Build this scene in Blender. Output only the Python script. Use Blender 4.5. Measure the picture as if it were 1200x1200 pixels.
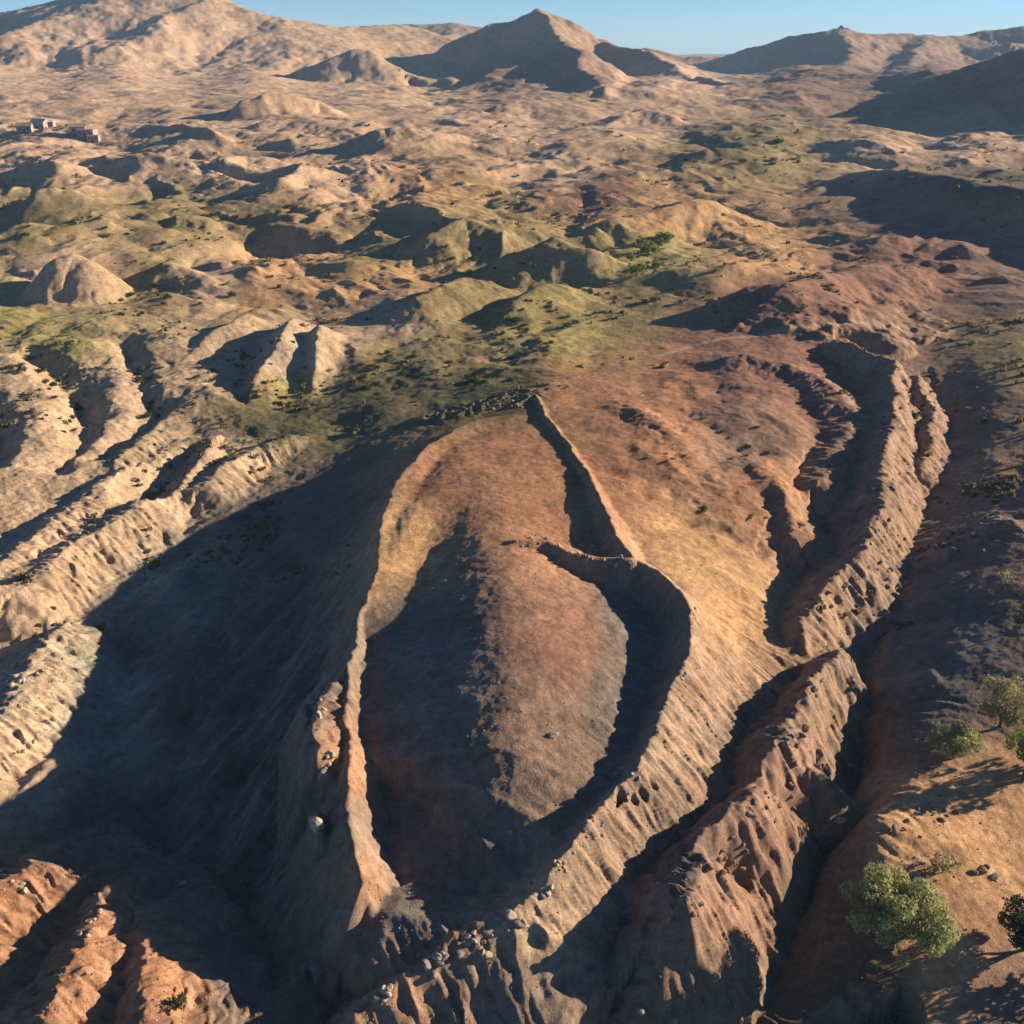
import bpy, math, random
import numpy as np
from mathutils import Vector, Matrix

# ------------------------------------------------------------------ clear
for o in list(bpy.data.objects):
    bpy.data.objects.remove(o, do_unlink=True)
scene = bpy.context.scene
col = scene.collection

# ------------------------------------------------------------------ camera
PITCH = math.radians(24.6)
H = 76.0
F = 1203.0
cam_d = bpy.data.cameras.new('camera')
cam_d.sensor_width = 36.0
cam_d.lens = 36.0 * F / 1200.0
cam_d.clip_start = 0.5
cam_d.clip_end = 30000.0
cam = bpy.data.objects.new('camera', cam_d)
cam.location = (0, 0, H)
cam.rotation_euler = (math.pi / 2 - PITCH, 0, 0)
col.objects.link(cam)
scene.camera = cam

# ------------------------------------------------------------------ light
SUN_EL = math.radians(15.0)
SUN_AZ = math.radians(17.0)          # measured from +X (right) towards +Y (away)
world = bpy.data.worlds.new('World')
scene.world = world
world.use_nodes = True
wn = world.node_tree.nodes
wl = world.node_tree.links
bg = wn['Background']
sky = wn.new('ShaderNodeTexSky')
sky.sky_type = 'NISHITA'
sky.sun_disc = False
sky.sun_elevation = SUN_EL
sky.sun_rotation = math.pi / 2 - SUN_AZ
sky.altitude = 3000
sky.air_density = 1.0
sky.dust_density = 0.0
sky.ozone_density = 6.0
wl.new(sky.outputs[0], bg.inputs[0])
bg.inputs[1].default_value = 0.055

sd = bpy.data.lights.new('sun', 'SUN')
sd.energy = 5.0
sd.angle = math.radians(0.5)
sd.color = (1.0, 0.81, 0.62)
sun = bpy.data.objects.new('sun', sd)
SDIR = Vector((math.cos(SUN_EL) * math.cos(SUN_AZ), math.cos(SUN_EL) * math.sin(SUN_AZ), math.sin(SUN_EL)))
sun.rotation_euler = (-SDIR).to_track_quat('-Z', 'Y').to_euler()
sun.location = (200, 100, 200)
col.objects.link(sun)

vs = scene.view_settings
vs.view_transform = 'Standard'
vs.look = 'None'
vs.gamma = 1.0
vs.exposure = 1.34
vs.use_curve_mapping = False

# ------------------------------------------------------------------ helpers
CP, SP = math.cos(PITCH), math.sin(PITCH)
f32 = np.float32


def W(u, v, z=0.0):
    """point of the photograph (1200 px) lying at height z -> world"""
    a = (u - 600) / F
    b = (600 - v) / F
    dz = -SP + b * CP
    t = (z - H) / dz
    return (a * t, (CP + b * SP) * t, z)


def D(u, v, y):
    """point of the photograph at ground distance y -> world"""
    a = (u - 600) / F
    b = (600 - v) / F
    t = y / (CP + b * SP)
    return (a * t, y, H + (-SP + b * CP) * t)


def flatUV(x, y):
    dep = y * CP + H * SP
    upc = y * SP - H * CP
    return 600 + F * x / dep, 600 - F * upc / dep


def sstep(a, b, x):
    t = np.clip((x - a) / (b - a), 0, 1)
    return t * t * (3 - 2 * t)


def smax(a, b, k):
    h = np.clip(0.5 + 0.5 * (a - b) / k, 0, 1)
    return b + (a - b) * h + k * h * (1 - h)


def smin(a, b, k):
    return -smax(-a, -b, k)


def perlin(x, y, seed):
    xi = np.floor(x)
    yi = np.floor(y)
    fx = (x - xi).astype(f32)
    fy = (y - yi).astype(f32)
    xi = xi.astype(np.int64)
    yi = yi.astype(np.int64)
    ux = fx * fx * fx * (fx * (fx * 6 - 15) + 10)
    uy = fy * fy * fy * (fy * (fy * 6 - 15) + 10)

    def g(ix, iy, dx, dy):
        h = (ix * 374761393 + iy * 668265263 + seed * 1442695041) & 0xffffffff
        h = ((h ^ (h >> 13)) * 1274126177) & 0xffffffff
        h = (h ^ (h >> 16)) & 255
        return GX[h] * dx + GY[h] * dy
    n00 = g(xi, yi, fx, fy)
    n10 = g(xi + 1, yi, fx - 1, fy)
    n01 = g(xi, yi + 1, fx, fy - 1)
    n11 = g(xi + 1, yi + 1, fx - 1, fy - 1)
    a = n00 + ux * (n10 - n00)
    b = n01 + ux * (n11 - n01)
    return (a + uy * (b - a)) * 1.5


_ang = np.arange(256) / 256 * 2 * np.pi
GX = np.cos(_ang).astype(f32)
GY = np.sin(_ang).astype(f32)


def fbm(x, y, wl_, octs, seed, gain=0.5, ridged=False):
    s = np.zeros_like(x, dtype=f32)
    a = 1.0
    tot = 0
    for o in range(octs):
        n = perlin(x / wl_ + 17.3 * o, y / wl_ - 9.1 * o, seed + o)
        if ridged:
            n = 1 - 2 * np.abs(n)
        s += a * n
        tot += a
        a *= gain
        wl_ *= 0.5
    return s / tot


# ------------------------------------------------------------------ terrain grid (finer near, coarser far)
ys = [40.0]
while ys[-1] < 7000:
    y = ys[-1]
    k = 0.0021 if y < 250 else (0.0021 + 0.0029 * min(1, (y - 250) / 750))
    ys.append(y + k * math.hypot(y, H))
ys = np.array(ys)
ss = np.concatenate([np.linspace(-1.9, -1.08, 50)[:-1], np.linspace(-1.08, 1.08, 690), np.linspace(1.08, 2.1, 62)[1:]])
NR, NC = len(ys), len(ss)
hw = 600 / F * (ys * CP + H * SP)
X = (ss[None, :] * hw[:, None]).astype(np.float64)
Y = np.repeat(ys[:, None], NC, 1).astype(np.float64)
print('grid', NR, NC, NR * NC)

def gradxy(A):
    dr = np.gradient(A, axis=0)
    dc = np.gradient(A, axis=1)
    xr = np.gradient(X, axis=0)
    xc = np.gradient(X, axis=1)
    yr = np.gradient(Y, axis=0)
    zx = dc / xc
    zy = (dr - zx * xr) / yr
    return zx, zy


# ---- base relief from control heights -----------------------------------------
BASE = [
    # boat interior
    (520, 690, .3), (470, 800, -.8), (470, 950, -2.2), (480, 1030, -3.2), (560, 1040, -3), (500, 990, -2.9), (640, 980, -1.8), (520, 990, -2.2), (740, 820, -1), (770, 720, -.6),
    (700, 900, -1), (600, 520, 3.6), (520, 560, 4.1), (490, 590, 4.1), (470, 610, 4.1), (535, 525, 3.9), (462, 650, 3.5), (447, 690, 2.6), (540, 610, 3.4), (650, 600, 3.4), (480, 650, 2.9), (455, 690, 2.0), (510, 650, 2.0), (560, 800, .5), (640, 800, .5), (575, 600, 4.0),
    # left valley
    (370, 800, -5.5), (375, 950, -6), (370, 700, -5.5), (395, 620, -4.5), (430, 540, -3.5), (500, 485, -1.5), (560, 470, 0.5),
    (250, 700, -9.5), (200, 850, -10.5), (230, 1000, -11), (220, 1100, -11), (300, 610, -8), (330, 550, -7), (400, 500, -5),
    (120, 720, -9.5), (100, 900, -10.5), (60, 1000, -10),
    (160, 630, -8.5), (230, 555, -7), (0, 720, -9.5), (-150, 800, -9),
    (90, 580, -4.5), (0, 620, -4.5), (180, 510, -4.5), (280, 460, -3.5), (0, 520, -1), (-150, 550, -1), (100, 460, -.5), (0, 420, 1.5), (300, 390, 0),
    (420, 430, -1), (550, 430, 0), (450, 400, 0), (-150, 420, 3),
    (20, 850, -8.5), (0, 950, -9), (0, 1060, -8.5), (30, 1160, -9), (-150, 1000, -7), (-150, 1150, -7),
    (300, 1170, -10.5), (400, 1110, -9), (490, 1160, -7.5), (600, 1160, -9), (300, 1080, -10.5), (400, 1300, -11), (700, 1300, -12), (100, 1300, -10),
    # right gully, stream and plain
    (700, 1080, -6), (850, 930, -4.5), (890, 850, -4), (620, 1140, -7), (790, 990, -5), (500, 1180, -8.5),
    (1000, 850, -10), (975, 980, -11), (900, 1100, -12), (850, 1190, -10), (1040, 710, -9.5), (1060, 640, -8.5), (750, 1160, -9),
    (1100, 700, -5), (1200, 650, -1.0), (1200, 760, -1.0), (1070, 800, -5), (1150, 860, -3.6), (1080, 890, -4.4), (1300, 850, -2.5), (1300, 700, 1.5),
    (1020, 955, -4.0), (1100, 940, -4.5), (1200, 930, -5.2), (1060, 1010, -4.8), (1200, 1000, -6.2), (1030, 1090, -5.6), (1120, 1110, -6.4), (1200, 1110, -7.2), (1000, 1190, -7.5),
    (1200, 1190, -8), (1300, 1000, -6.8), (1350, 1200, -8), (1450, 900, -5),
    # right field
    (760, 520, 2.6), (850, 520, 1.5), (940, 500, 0), (700, 490, 3), (800, 600, .2), (780, 640, 0.4), (850, 690, -3), (880, 740, -4.5), (920, 760, -6), (920, 640, -4.5),
    (820, 740, -1.5), (860, 440, 3.5), (960, 410, 2), (640, 450, 2.5), (720, 440, 2),
    (1020, 480, -5.5), (990, 570, -7), (930, 690, -8), (1100, 500, -6), (1080, 580, -8), (1160, 520, -2.5), (1200, 560, -2.5), (1150, 440, 0), (1200, 400, 3),
    (1350, 500, 3), (1350, 600, 2), (600, 400, 1), (700, 390, 1.5), (800, 400, 2), (1000, 390, 3), (500, 370, 1.5), (200, 400, 1),
]
far_base = [(300, 3), (400, 6), (520, 10), (700, 18), (900, 27), (1300, 38), (2000, 41), (3200, 36), (7000, -5)]
ctrl = []
for (u, v, z) in BASE:
    x, y, _ = W(u, v, z)
    ctrl.append((*flatUV(x, y), z))
for (y, z) in far_base:
    for u in range(-500, 1900, 160):
        x = (u - 600) / F * (y * CP + (H - z) * SP)
        zz = z
        if y < 380 and -100 < u < 1250:
            continue
        if u < 350 and y > 450:
            zz += 0.012 * (y - 450) * min(1, (350 - u) / 300) * (1 if y < 1500 else 1500 / y)
        ctrl.append((*flatUV(x, y), zz))
ctrl = np.array(ctrl)
CR = 14.0
dm = np.sqrt((ctrl[:, None, 0] - ctrl[None, :, 0]) ** 2 + (ctrl[:, None, 1] - ctrl[None, :, 1]) ** 2 + CR * CR)
Amat = np.zeros((len(ctrl) + 1,) * 2)
Amat[:-1, :-1] = dm - np.eye(len(ctrl)) * 4.0
Amat[-1, :-1] = 1
Amat[:-1, -1] = 1
wts = np.linalg.solve(Amat, np.concatenate([ctrl[:, 2], [0]]))
rsub = np.unique(np.concatenate([np.arange(0, NR, 5), [NR - 1]]))
csub = np.unique(np.concatenate([np.arange(0, NC, 5), [NC - 1]]))
Us, Vs = flatUV(X[np.ix_(rsub, csub)], Y[np.ix_(rsub, csub)])
Zs = np.full(Us.shape, wts[-1])
for i in range(len(ctrl)):
    Zs += wts[i] * np.sqrt((Us - ctrl[i, 0]) ** 2 + (Vs - ctrl[i, 1]) ** 2 + CR * CR)
tmp = np.stack([np.interp(np.arange(NC), csub, Zs[i]) for i in range(len(rsub))])
Z = np.stack([np.interp(np.arange(NR), rsub, tmp[:, j]) for j in range(NC)], 1)

# ---- domain warp for natural edges ----------------------------------------------
sc = np.clip(Y / 150, .5, 12)
wx = .55 * perlin(X / 3.1, Y / 3.1, 11) + .3 * perlin(X / 1.3, Y / 1.3, 12) + 1.3 * perlin(X / 11, Y / 11, 13)
wy = .55 * perlin(X / 3.1, Y / 3.1, 21) + .3 * perlin(X / 1.3, Y / 1.3, 22) + 1.3 * perlin(X / 11, Y / 11, 23)
sx = 14 * perlin(X / 80, Y / 80, 16) + 4 * perlin(X / 25, Y / 25, 17)
sy_ = 14 * perlin(X / 80, Y / 80, 26) + 4 * perlin(X / 25, Y / 25, 27)
farw = sstep(250, 700, Y)
wx += farw * 12 * perlin(X / 70, Y / 70, 14) + farw * 4 * perlin(X / 22, Y / 22, 15)
wy += farw * 12 * perlin(X / 70, Y / 70, 24) + farw * 4 * perlin(X / 22, Y / 22, 25)
N1 = fbm(X, Y, 9.0, 4, 31)
N2 = fbm(X, Y, 90.0, 4, 41)
CRG = fbm(X + wx, Y + wy, 3.6, 4, 45, gain=.6, ridged=True)


def polydist(pts, xs, yss):
    """distance, interpolated z, side (+ = right of travel), arc parameter"""
    best = np.full(xs.shape, 1e18)
    arc = np.zeros(xs.shape)
    acc = 0.0
    zc = np.zeros(xs.shape)
    sd_ = np.zeros(xs.shape)
    for i in range(len(pts) - 1):
        ax, ay, az = pts[i]
        bx_, by_, bz = pts[i + 1]
        dx, dy = bx_ - ax, by_ - ay
        L2 = dx * dx + dy * dy + 1e-9
        px, py = xs - ax, yss - ay
        t = np.clip((px * dx + py * dy) / L2, 0, 1)
        ex, ey = px - t * dx, py - t * dy
        d2 = ex * ex + ey * ey
        m = d2 < best
        best = np.where(m, d2, best)
        zc = np.where(m, az + t * (bz - az), zc)
        sd_ = np.where(m, dy * px - dx * py, sd_)
        arc = np.where(m, acc + t * math.sqrt(L2), arc)
        acc += math.sqrt(L2)
    return np.sqrt(best), zc, sd_, arc


def feat(pts, sl, sr, reach, r=.5, k=.8, warp=1.0, mode='max', rough=.12, crest=0.0, noise=None, rill=None, crag=0.0):
    """ridge (max) or gully (min) along a polyline; sl / sr slopes left / right of travel"""
    global Z
    p = np.array(pts)
    x0, x1 = p[:, 0].min() - reach, p[:, 0].max() + reach
    y0, y1 = p[:, 1].min() - reach, p[:, 1].max() + reach
    j0, j1 = np.searchsorted(ys, [y0, y1])
    if j1 <= j0:
        return
    xs_ = X[j0:j1]
    cm = ((xs_ > x0) & (xs_ < x1)).any(0)
    if not cm.any():
        return
    ci = np.where(cm)[0]
    c0, c1 = ci[0], ci[-1] + 1
    sl_ = (slice(j0, j1), slice(c0, c1))
    nn = (N1 if noise is None else noise)[sl_]
    d, zc, sd_, arc = polydist(pts, X[sl_] + warp * wx[sl_], Y[sl_] + warp * wy[sl_])
    s = np.where(sd_ > 0, sr, sl) * (1 + rough * 2 * nn)
    prof = s * (np.sqrt(d * d + r * r) - r)
    if rill:
        amp, wl_, side = rill
        rn = np.abs(perlin(arc / wl_ + .15 * d, d / (wl_ * 9) + 3 * np.sign(sd_), 301)) + .5 * np.abs(perlin(arc / (wl_ * .45), d / (wl_ * 3), 302))
        env = np.clip(d / (wl_ * 1.2), 0.12, 1)
        if side:
            env = env * np.where(np.sign(sd_) == side, 1, .25)
        prof = prof + amp * env * (.9 - 2.2 * rn)
    fall = 1e3 * np.clip((d - reach * .8) / (reach * .2), 0, 1) ** 3
    if mode == 'max':
        h = zc + crest * nn - prof - fall
        Z[sl_] = smax(Z[sl_], h, k)
        if crag:
            sg = 7.7 * np.sign(sd_)
            a1 = arc + .7 * wx[sl_]
            cr = (1 - 2 * np.abs(perlin(a1 / 2.1 + sg, d / 15, 311))) + .55 * (1 - 2 * np.abs(perlin(a1 / .95, d / 6.5 + sg, 312))) + .22 * CRG[sl_]
            Z[sl_] += crag * .62 * (cr - .45) * np.exp(-(d / (reach * .5)) ** 2) * np.clip(.35 + d / 3, 0, 1)
    else:
        h = zc + crest * nn + prof + fall
        Z[sl_] = smin(Z[sl_], h, k)


def WP(*a):
    return [W(*p) for p in a]


def DP(*a):
    return [D(*p) for p in a]


# ---- medium relief noise -----------------------------------------------------------
near_amp = .35 + 0 * Y
U0, V0 = flatUV(X, Y)
Z += .5 * fbm(X, Y, 14, 3, 51) * (1 - sstep(250, 500, Y))
mid = sstep(240, 380, Y)
mid2 = sstep(450, 900, Y)
# badland hummocks beyond the site: octaves damped where it is already steep
def eroded(wl_, octs, seed, wk):
    a = np.zeros(X.shape)
    gx = np.zeros(X.shape)
    gy = np.zeros(X.shape)
    amp = 1.0
    w0 = wl_
    for o in range(octs):
        n = perlin((X + wk * sx) / wl_ + 5.7 * o, (Y + wk * sy_) / wl_ - 3.3 * o, seed + o).astype(np.float64)
        zx_, zy_ = gradxy(n)
        gx += zx_ * w0 * amp * .55
        gy += zy_ * w0 * amp * .55
        a += amp * n / (1 + gx * gx + gy * gy)
        amp *= .5
        wl_ *= .5
    return a


# ---- far mountains -------------------------------------------------------------------
mt = dict(r=8, k=14, warp=1.0, rough=.35, noise=N2)
# central peak, its dark shoulder and the long spur towards the plain
pk = dict(mt, r=4, k=8, rough=.25)
feat(DP((500, 62, 1760), (545, 40, 1760), (575, 28, 1750), (605, 24, 1750), (632, 14, 1740), (660, 24, 1730), (700, 47, 1720), (735, 62, 1700)), .5, .62, 420, crest=4, **pk)
feat(DP((632, 14, 1740), (648, 40, 1600), (662, 54, 1480), (672, 62, 1330), (690, 84, 1180), (712, 112, 1000)), .55, .6, 300, crest=4, **pk)
feat(DP((668, 60, 1360), (630, 70, 1330), (590, 82, 1290), (545, 100, 1230)), .42, .5, 170, crest=3, **pk)
feat(DP((700, 47, 1720), (760, 62, 1600), (800, 80, 1450), (850, 96, 1300), (890, 120, 1150)), .4, .5, 300, crest=4, **pk)
# left mountain
feat(DP((-400, 40, 2300), (-150, 26, 2100), (0, 14, 1950), (90, -4, 1880), (180, -22, 1820), (250, -6, 1780), (320, 20, 1760), (400, 32, 1850), (470, 30, 2000)), .24, .26, 1500, crest=2, **dict(mt, rough=.1))
feat(DP((400, 34, 2400), (470, 29, 2500), (530, 28, 2500), (600, 40, 2500)), .2, .25, 900, crest=3, **mt)
# right range
feat(DP((700, 62, 2700), (760, 57, 2650), (800, 66, 2600), (840, 66, 2600)), .3, .3, 900, crest=3, **mt)
feat(DP((800, 78, 2300), (860, 62, 2250), (910, 50, 2200), (960, 40, 2150), (985, 37, 2150), (1030, 43, 2200), (1090, 42, 2250), (1140, 37, 2300), (1200, 30, 2300), (1400, 15, 2300)), .35, .35, 1200, crest=4, **mt)
feat(DP((985, 37, 2150), (1000, 60, 1900), (985, 85, 1650)), .45, .4, 500, crest=4, **mt)
feat(DP((1090, 42, 2250), (1075, 62, 1950), (1060, 88, 1650)), .45, .4, 500, crest=4, **mt)
feat(DP((950, 122, 1320), (1030, 100, 1250), (1090, 85, 1180), (1150, 70, 1110), (1200, 58, 1050), (1300, 35, 950), (1420, 10, 850)), .3, .42, 500, crest=4, **mt)
feat(DP((1080, 122, 1000), (1150, 108, 950), (1220, 100, 900), (1320, 90, 820)), .3, .42, 300, crest=3, **mt)

# ---- hills of the middle distance ------------------------------------------------------
hl = dict(r=3, k=3, warp=.6, rough=.3, noise=N2)
feat(DP((245, 142, 800), (275, 122, 800), (320, 116, 820), (375, 120, 830), (400, 138, 820)), .35, .6, 80, **hl)
feat(DP((445, 158, 640), (480, 150, 650), (520, 160, 660)), .35, .6, 50, **hl)
feat(DP((385, 68, 1400), (420, 55, 1420), (455, 66, 1400)), .35, .5, 120, **hl)
feat(DP((725, 132, 800), (752, 122, 810), (785, 132, 800)), .4, .5, 50, **hl)
# big shaded hill to the right
feat(DP((915, 214, 590), (960, 203, 560), (1030, 199, 525), (1090, 204, 490), (1150, 212, 455), (1210, 222, 425), (1320, 236, 395)), .12, .5, 150, crest=1, **hl)
# dark rounded hill
feat(DP((800, 372, 300), (850, 350, 300), (890, 334, 303), (925, 332, 303), (965, 345, 300)), .55, .5, 40, r=2, k=2, warp=.6, rough=.3, crest=1)
feat(DP((925, 332, 303), (990, 318, 330), (1040, 305, 350)), .5, .3, 50, r=3, k=2, warp=.6, rough=.2)
# mound at the left, with its neighbours
feat(DP((70, 296, 330), (86, 291, 332), (100, 299, 330)), 1.25, 1.25, 22, r=7, k=1.5, warp=.3, rough=.1)
feat(DP((-20, 322, 330), (20, 310, 335), (45, 325, 330)), .6, .6, 30, r=3, k=1.5, warp=.5)
feat(DP((130, 320, 340), (190, 300, 345), (240, 322, 340)), .5, .6, 40, r=3, k=1.5, warp=.5)
feat(DP((165, 262, 430), (240, 236, 440), (310, 250, 440), (380, 262, 430)), .5, .5, 60, r=3, k=2, warp=.7)
feat(DP((0, 210, 560), (40, 195, 570)), .5, .5, 60, r=3, k=2, warp=.7)
feat(DP((350, 232, 480), (395, 262, 440), (412, 290, 400)), .6, .5, 40, r=2, k=2, warp=.6)
feat(DP((505, 272, 380), (540, 262, 395), (575, 270, 390)), .6, .6, 40, r=2, k=2, warp=.6)
feat(DP((610, 294, 355), (650, 280, 360), (690, 296, 355)), .6, .6, 25, r=2, k=1.5, warp=.5)
feat(DP((700, 268, 410), (770, 245, 430), (830, 232, 450)), .6, .35, 60, r=2, k=2, warp=.6)
feat(DP((490, 352, 305), (520, 335, 315), (545, 318, 330)), .7, .4, 25, r=1.5, k=1.5, warp=.5)
feat(DP((600, 352, 305), (640, 332, 320), (680, 330, 330)), .6, .4, 30, r=1.5, k=1.5, warp=.5)
feat(DP((1130, 352, 330), (1180, 320, 340), (1260, 315, 340)), .6, .4, 50, r=2, k=2, warp=.6)
# pale fins
feat(DP((298, 448, 245), (325, 400, 265), (345, 374, 290)), .9, .5, 22, r=.6, k=1, warp=.5)
feat(DP((366, 448, 248), (372, 410, 262), (372, 388, 275)), .9, .7, 14, r=.6, k=1, warp=.5)
feat(DP((200, 440, 255), (240, 400, 275), (290, 372, 295)), .6, .4, 22, r=.8, k=1, warp=.6)
# badland gullies left
feat(WP((40, 425, -1), (70, 450, -3), (95, 480, -4), (100, 520, -5), (70, 560, -5)), .5, .6, 12, r=.5, k=1, mode='min')
feat(WP((150, 410, -1), (165, 450, -3), (175, 480, -5), (190, 492, -6), (120, 545, -6)), .6, .6, 12, r=.5, k=1, mode='min')
feat(WP((-20, 480, -3), (5, 515, -4), (-20, 560, -5)), .6, .6, 14, r=.5, k=1, mode='min')

# ---- erosion over the middle distance and the mountains
calm = np.ones(X.shape)
for (u, v, y, rx, ry) in [(1100, 215, 480, 80, 60), (905, 345, 300, 26, 26), (85, 300, 330, 16, 16)]:
    cx_, cy_, _z = D(u, v, y)
    calm *= 1 - .75 * np.exp(-((X - cx_) / rx) ** 2 - ((Y - cy_) / ry) ** 2)
hum = calm * eroded(75, 6, 61, 1.0)
bad = np.exp(-(((U0 - 150) / 330) ** 2 + ((V0 - 440) / 70) ** 2) ** 2)
Z += 2.6 * bad * eroded(30, 5, 171, .3)
tipz = np.exp(-(((U0 - 520) / 200) ** 2 + ((V0 - 420) / 45) ** 2) ** 2)
Z += 1.6 * tipz * eroded(16, 5, 181, .2)
hum2 = eroded(260, 7, 71, 1.0)
Z += mid * (1 - .72 * mid2) * (8 + 4 * (1 - sstep(350, 700, U0))) * (hum - .05) + mid * (1 - .5 * mid2) * 1.5 * calm * eroded(27, 5, 65, .3)
lm = 1 - .9 * sstep(700, 1100, Y) * (1 - sstep(350, 520, U0))
Z += lm * sstep(380, 900, Y) * (1 - .4 * sstep(1200, 2000, Y)) * 15 * (hum2 - .05)

# ---- left bank of the valley ------------------------------------------------------------
feat(WP((20, 690, -3.8), (90, 640, -3.8), (160, 598, -3.2), (205, 545, -2.6), (235, 522, -2.8)), .25, .75, 16, r=.8, k=.8, rill=(.45, 2.6, 0), crag=.7, crest=.7)
feat(WP((130, 545, -3.5), (185, 505, -3)), .6, .5, 10, r=.4, k=.6, rill=(.45, 2.6, 0), crag=.7, crest=.7)
feat(WP((0, 660, -3.4), (90, 590, -2.6), (140, 550, -2.6)), .5, .35, 10, r=.4, k=.6, rill=(.45, 2.6, 0), crag=.7, crest=.7)
feat(WP((240, 570, -4.2), (290, 528, -3.6), (340, 512, -3.4)), .5, .7, 12, r=.6, k=.8, rill=(.45, 2.6, 0), crag=.7, crest=.7)
feat(WP((170, 600, -8), (200, 560, -7.5), (225, 530, -6)), .7, .6, 8, r=.4, k=.7, mode='min')
# dark track
feat(WP((125, 1220, -14), (160, 1080, -13.5), (198, 930, -13), (232, 810, -11.8), (262, 720, -10.5)), .75, .6, 9, r=.5, k=.8, mode='min')
# pale bank at the lower left
feat(WP((-40, 900, -5.5), (20, 815, -5), (45, 765, -4.8), (70, 735, -5.5)), .6, .6, 14, r=.6, k=.8, crest=1, crag=1.2, rill=(.4, 2, 0))
feat(WP((15, 930, -8), (55, 890, -7.5)), .5, .6, 8, r=.5, k=.6)
feat(WP((-60, 1100, -2.5), (0, 1035, -2.8), (40, 1012, -3.6), (60, 1005, -5)), .6, .5, 14, r=.8, k=.7, crest=1, rill=(.4, 2.2, 0), crag=.7)
feat(WP((20, 1240, -1.4), (75, 1140, -1.8), (116, 1070, -2.6), (132, 1043, -4)), .8, .6, 14, r=1.0, k=.7, crest=1, rill=(.4, 2.2, 0), crag=.8)
feat(WP((168, 1240, -1.4), (166, 1150, -2.2), (164, 1090, -3.6)), 1.1, .4, 14, r=.6, k=.7, crag=.6)
feat(WP((200, 1190, -3.6), (250, 1186, -4.6), (330, 1192, -5.4)), .5, .6, 9, r=.5, k=.7, crag=.7)
feat(WP((345, 1165, -6), (368, 1135, -6)), .9, .9, 6, r=.5, k=.5, crag=1)

# ---- gullies
feat(WP((1010, 420, -2), (1030, 470, -5), (1010, 530, -7), (985, 580, -8), (940, 670, -7.5), (925, 720, -6.5), (935, 780, -5), (890, 845, -5), (855, 915, -5.2), (810, 980, -5.8), (750, 1040, -6.6), (690, 1090, -7.4), (610, 1150, -8.6), (480, 1215, -10)), .8, .6, 10, r=1.2, k=1.2, mode='min', rough=.2)
feat(WP((1090, 430, -2), (1105, 520, -7), (1070, 600, -9), (1050, 660, -10), (1030, 730, -10.8), (1005, 800, -11.5), (995, 900, -12.5), (970, 980, -13.2), (915, 1080, -14.2), (840, 1150, -15), (700, 1240, -16)), 2.0, 1.3, 10, r=1.2, k=1.2, mode='min', rough=.2)

# ---- the boat-shaped mound ------------------------------------------------------------------
PUf, PVf = U0, V0
rim_left = WP((600, 486, 3.5), (560, 493, 3.6), (530, 504, 3.8), (505, 520, 4.0), (480, 545, 4.2), (462, 570, 4.3), (449, 600, 4.2), (447, 630, 3.9), (440, 662, 3.4), (430, 700, 3.0),
              (420, 733, 2.6), (409, 780, 2.8), (405, 830, 2.8), (406, 890, 2.8), (409, 940, 3.0), (413, 985, 3.0), (424, 1030, 2.0), (431, 1050, 0.0))
rim_right = WP((600, 474, 3.0), (625, 462, 3.6), (642, 490, 4.2), (668, 522, 4.6), (692, 560, 4.8), (708, 592, 4.8), (724, 630, 4.6), (744, 656, 4.4), (772, 668, 4.2), (796, 690, 4.2), (810, 716, 4.2),
               (810, 745, 4.0), (798, 790, 4.0), (782, 830, 3.8), (763, 868, 3.6), (740, 905, 3.4), (715, 935, 3.2), (690, 965, 3.2), (662, 1000, 2.8), (640, 1030, 2.2), (618, 1062, 1.0))
feat(rim_left[8:][::-1], 1.35, 1.7, 11, r=.3, k=.4, warp=.55, crest=.4, rill=(.4, 2.0, 0))
feat(rim_left[:10][::-1], 1.3, .22, 11, r=.3, k=.4, warp=.6, crest=.4, rill=(.3, 2.4, -1))
feat(rim_right, 1.0, 1.25, 16, r=.2, k=.4, warp=.5, crest=.3, rill=(.26, 1.7, -1))
feat(WP((605, 1072, .6), (590, 1078, -.2), (545, 1082, -.6), (500, 1080, -.6), (460, 1070, -.4)), .5, .4, 7, r=.5, k=.5, warp=.7, crest=.4)
# rocky foot of the rim
feat(WP((622, 1056, 1.2), (600, 1078, 1.2), (560, 1094, .9), (520, 1113, .3), (470, 1148, -.6), (420, 1188, -1.8), (380, 1225, -4)), .8, 1.0, 10, r=.5, k=.6, crest=.9, rill=(.3, 2, 0), crag=.6)
feat(WP((650, 1030, 1.0), (630, 1058, .6), (604, 1084, .2)), 1.0, 1.0, 6, r=1.2, k=1.0, warp=.6, crest=.3)
# outcrop left of the left wall
feat(WP((388, 808, 3.0), (372, 832, 4.0), (362, 858, 4.0), (368, 885, 3.6), (378, 908, 1.6)), .8, 2.4, 7, r=.5, k=.3, warp=.8, crest=1.4, crag=.8)
feat(WP((362, 828, 3.2), (358, 850, 3.2)), 1.0, 2.4, 5, r=.5, k=.3, warp=.7, crest=.8, crag=.6)
feat(WP((374, 950, 1.9), (376, 974, 1.8)), 2.2, 2.4, 4, r=.3, k=.3, warp=.4, crest=.4, crag=.6)
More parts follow.
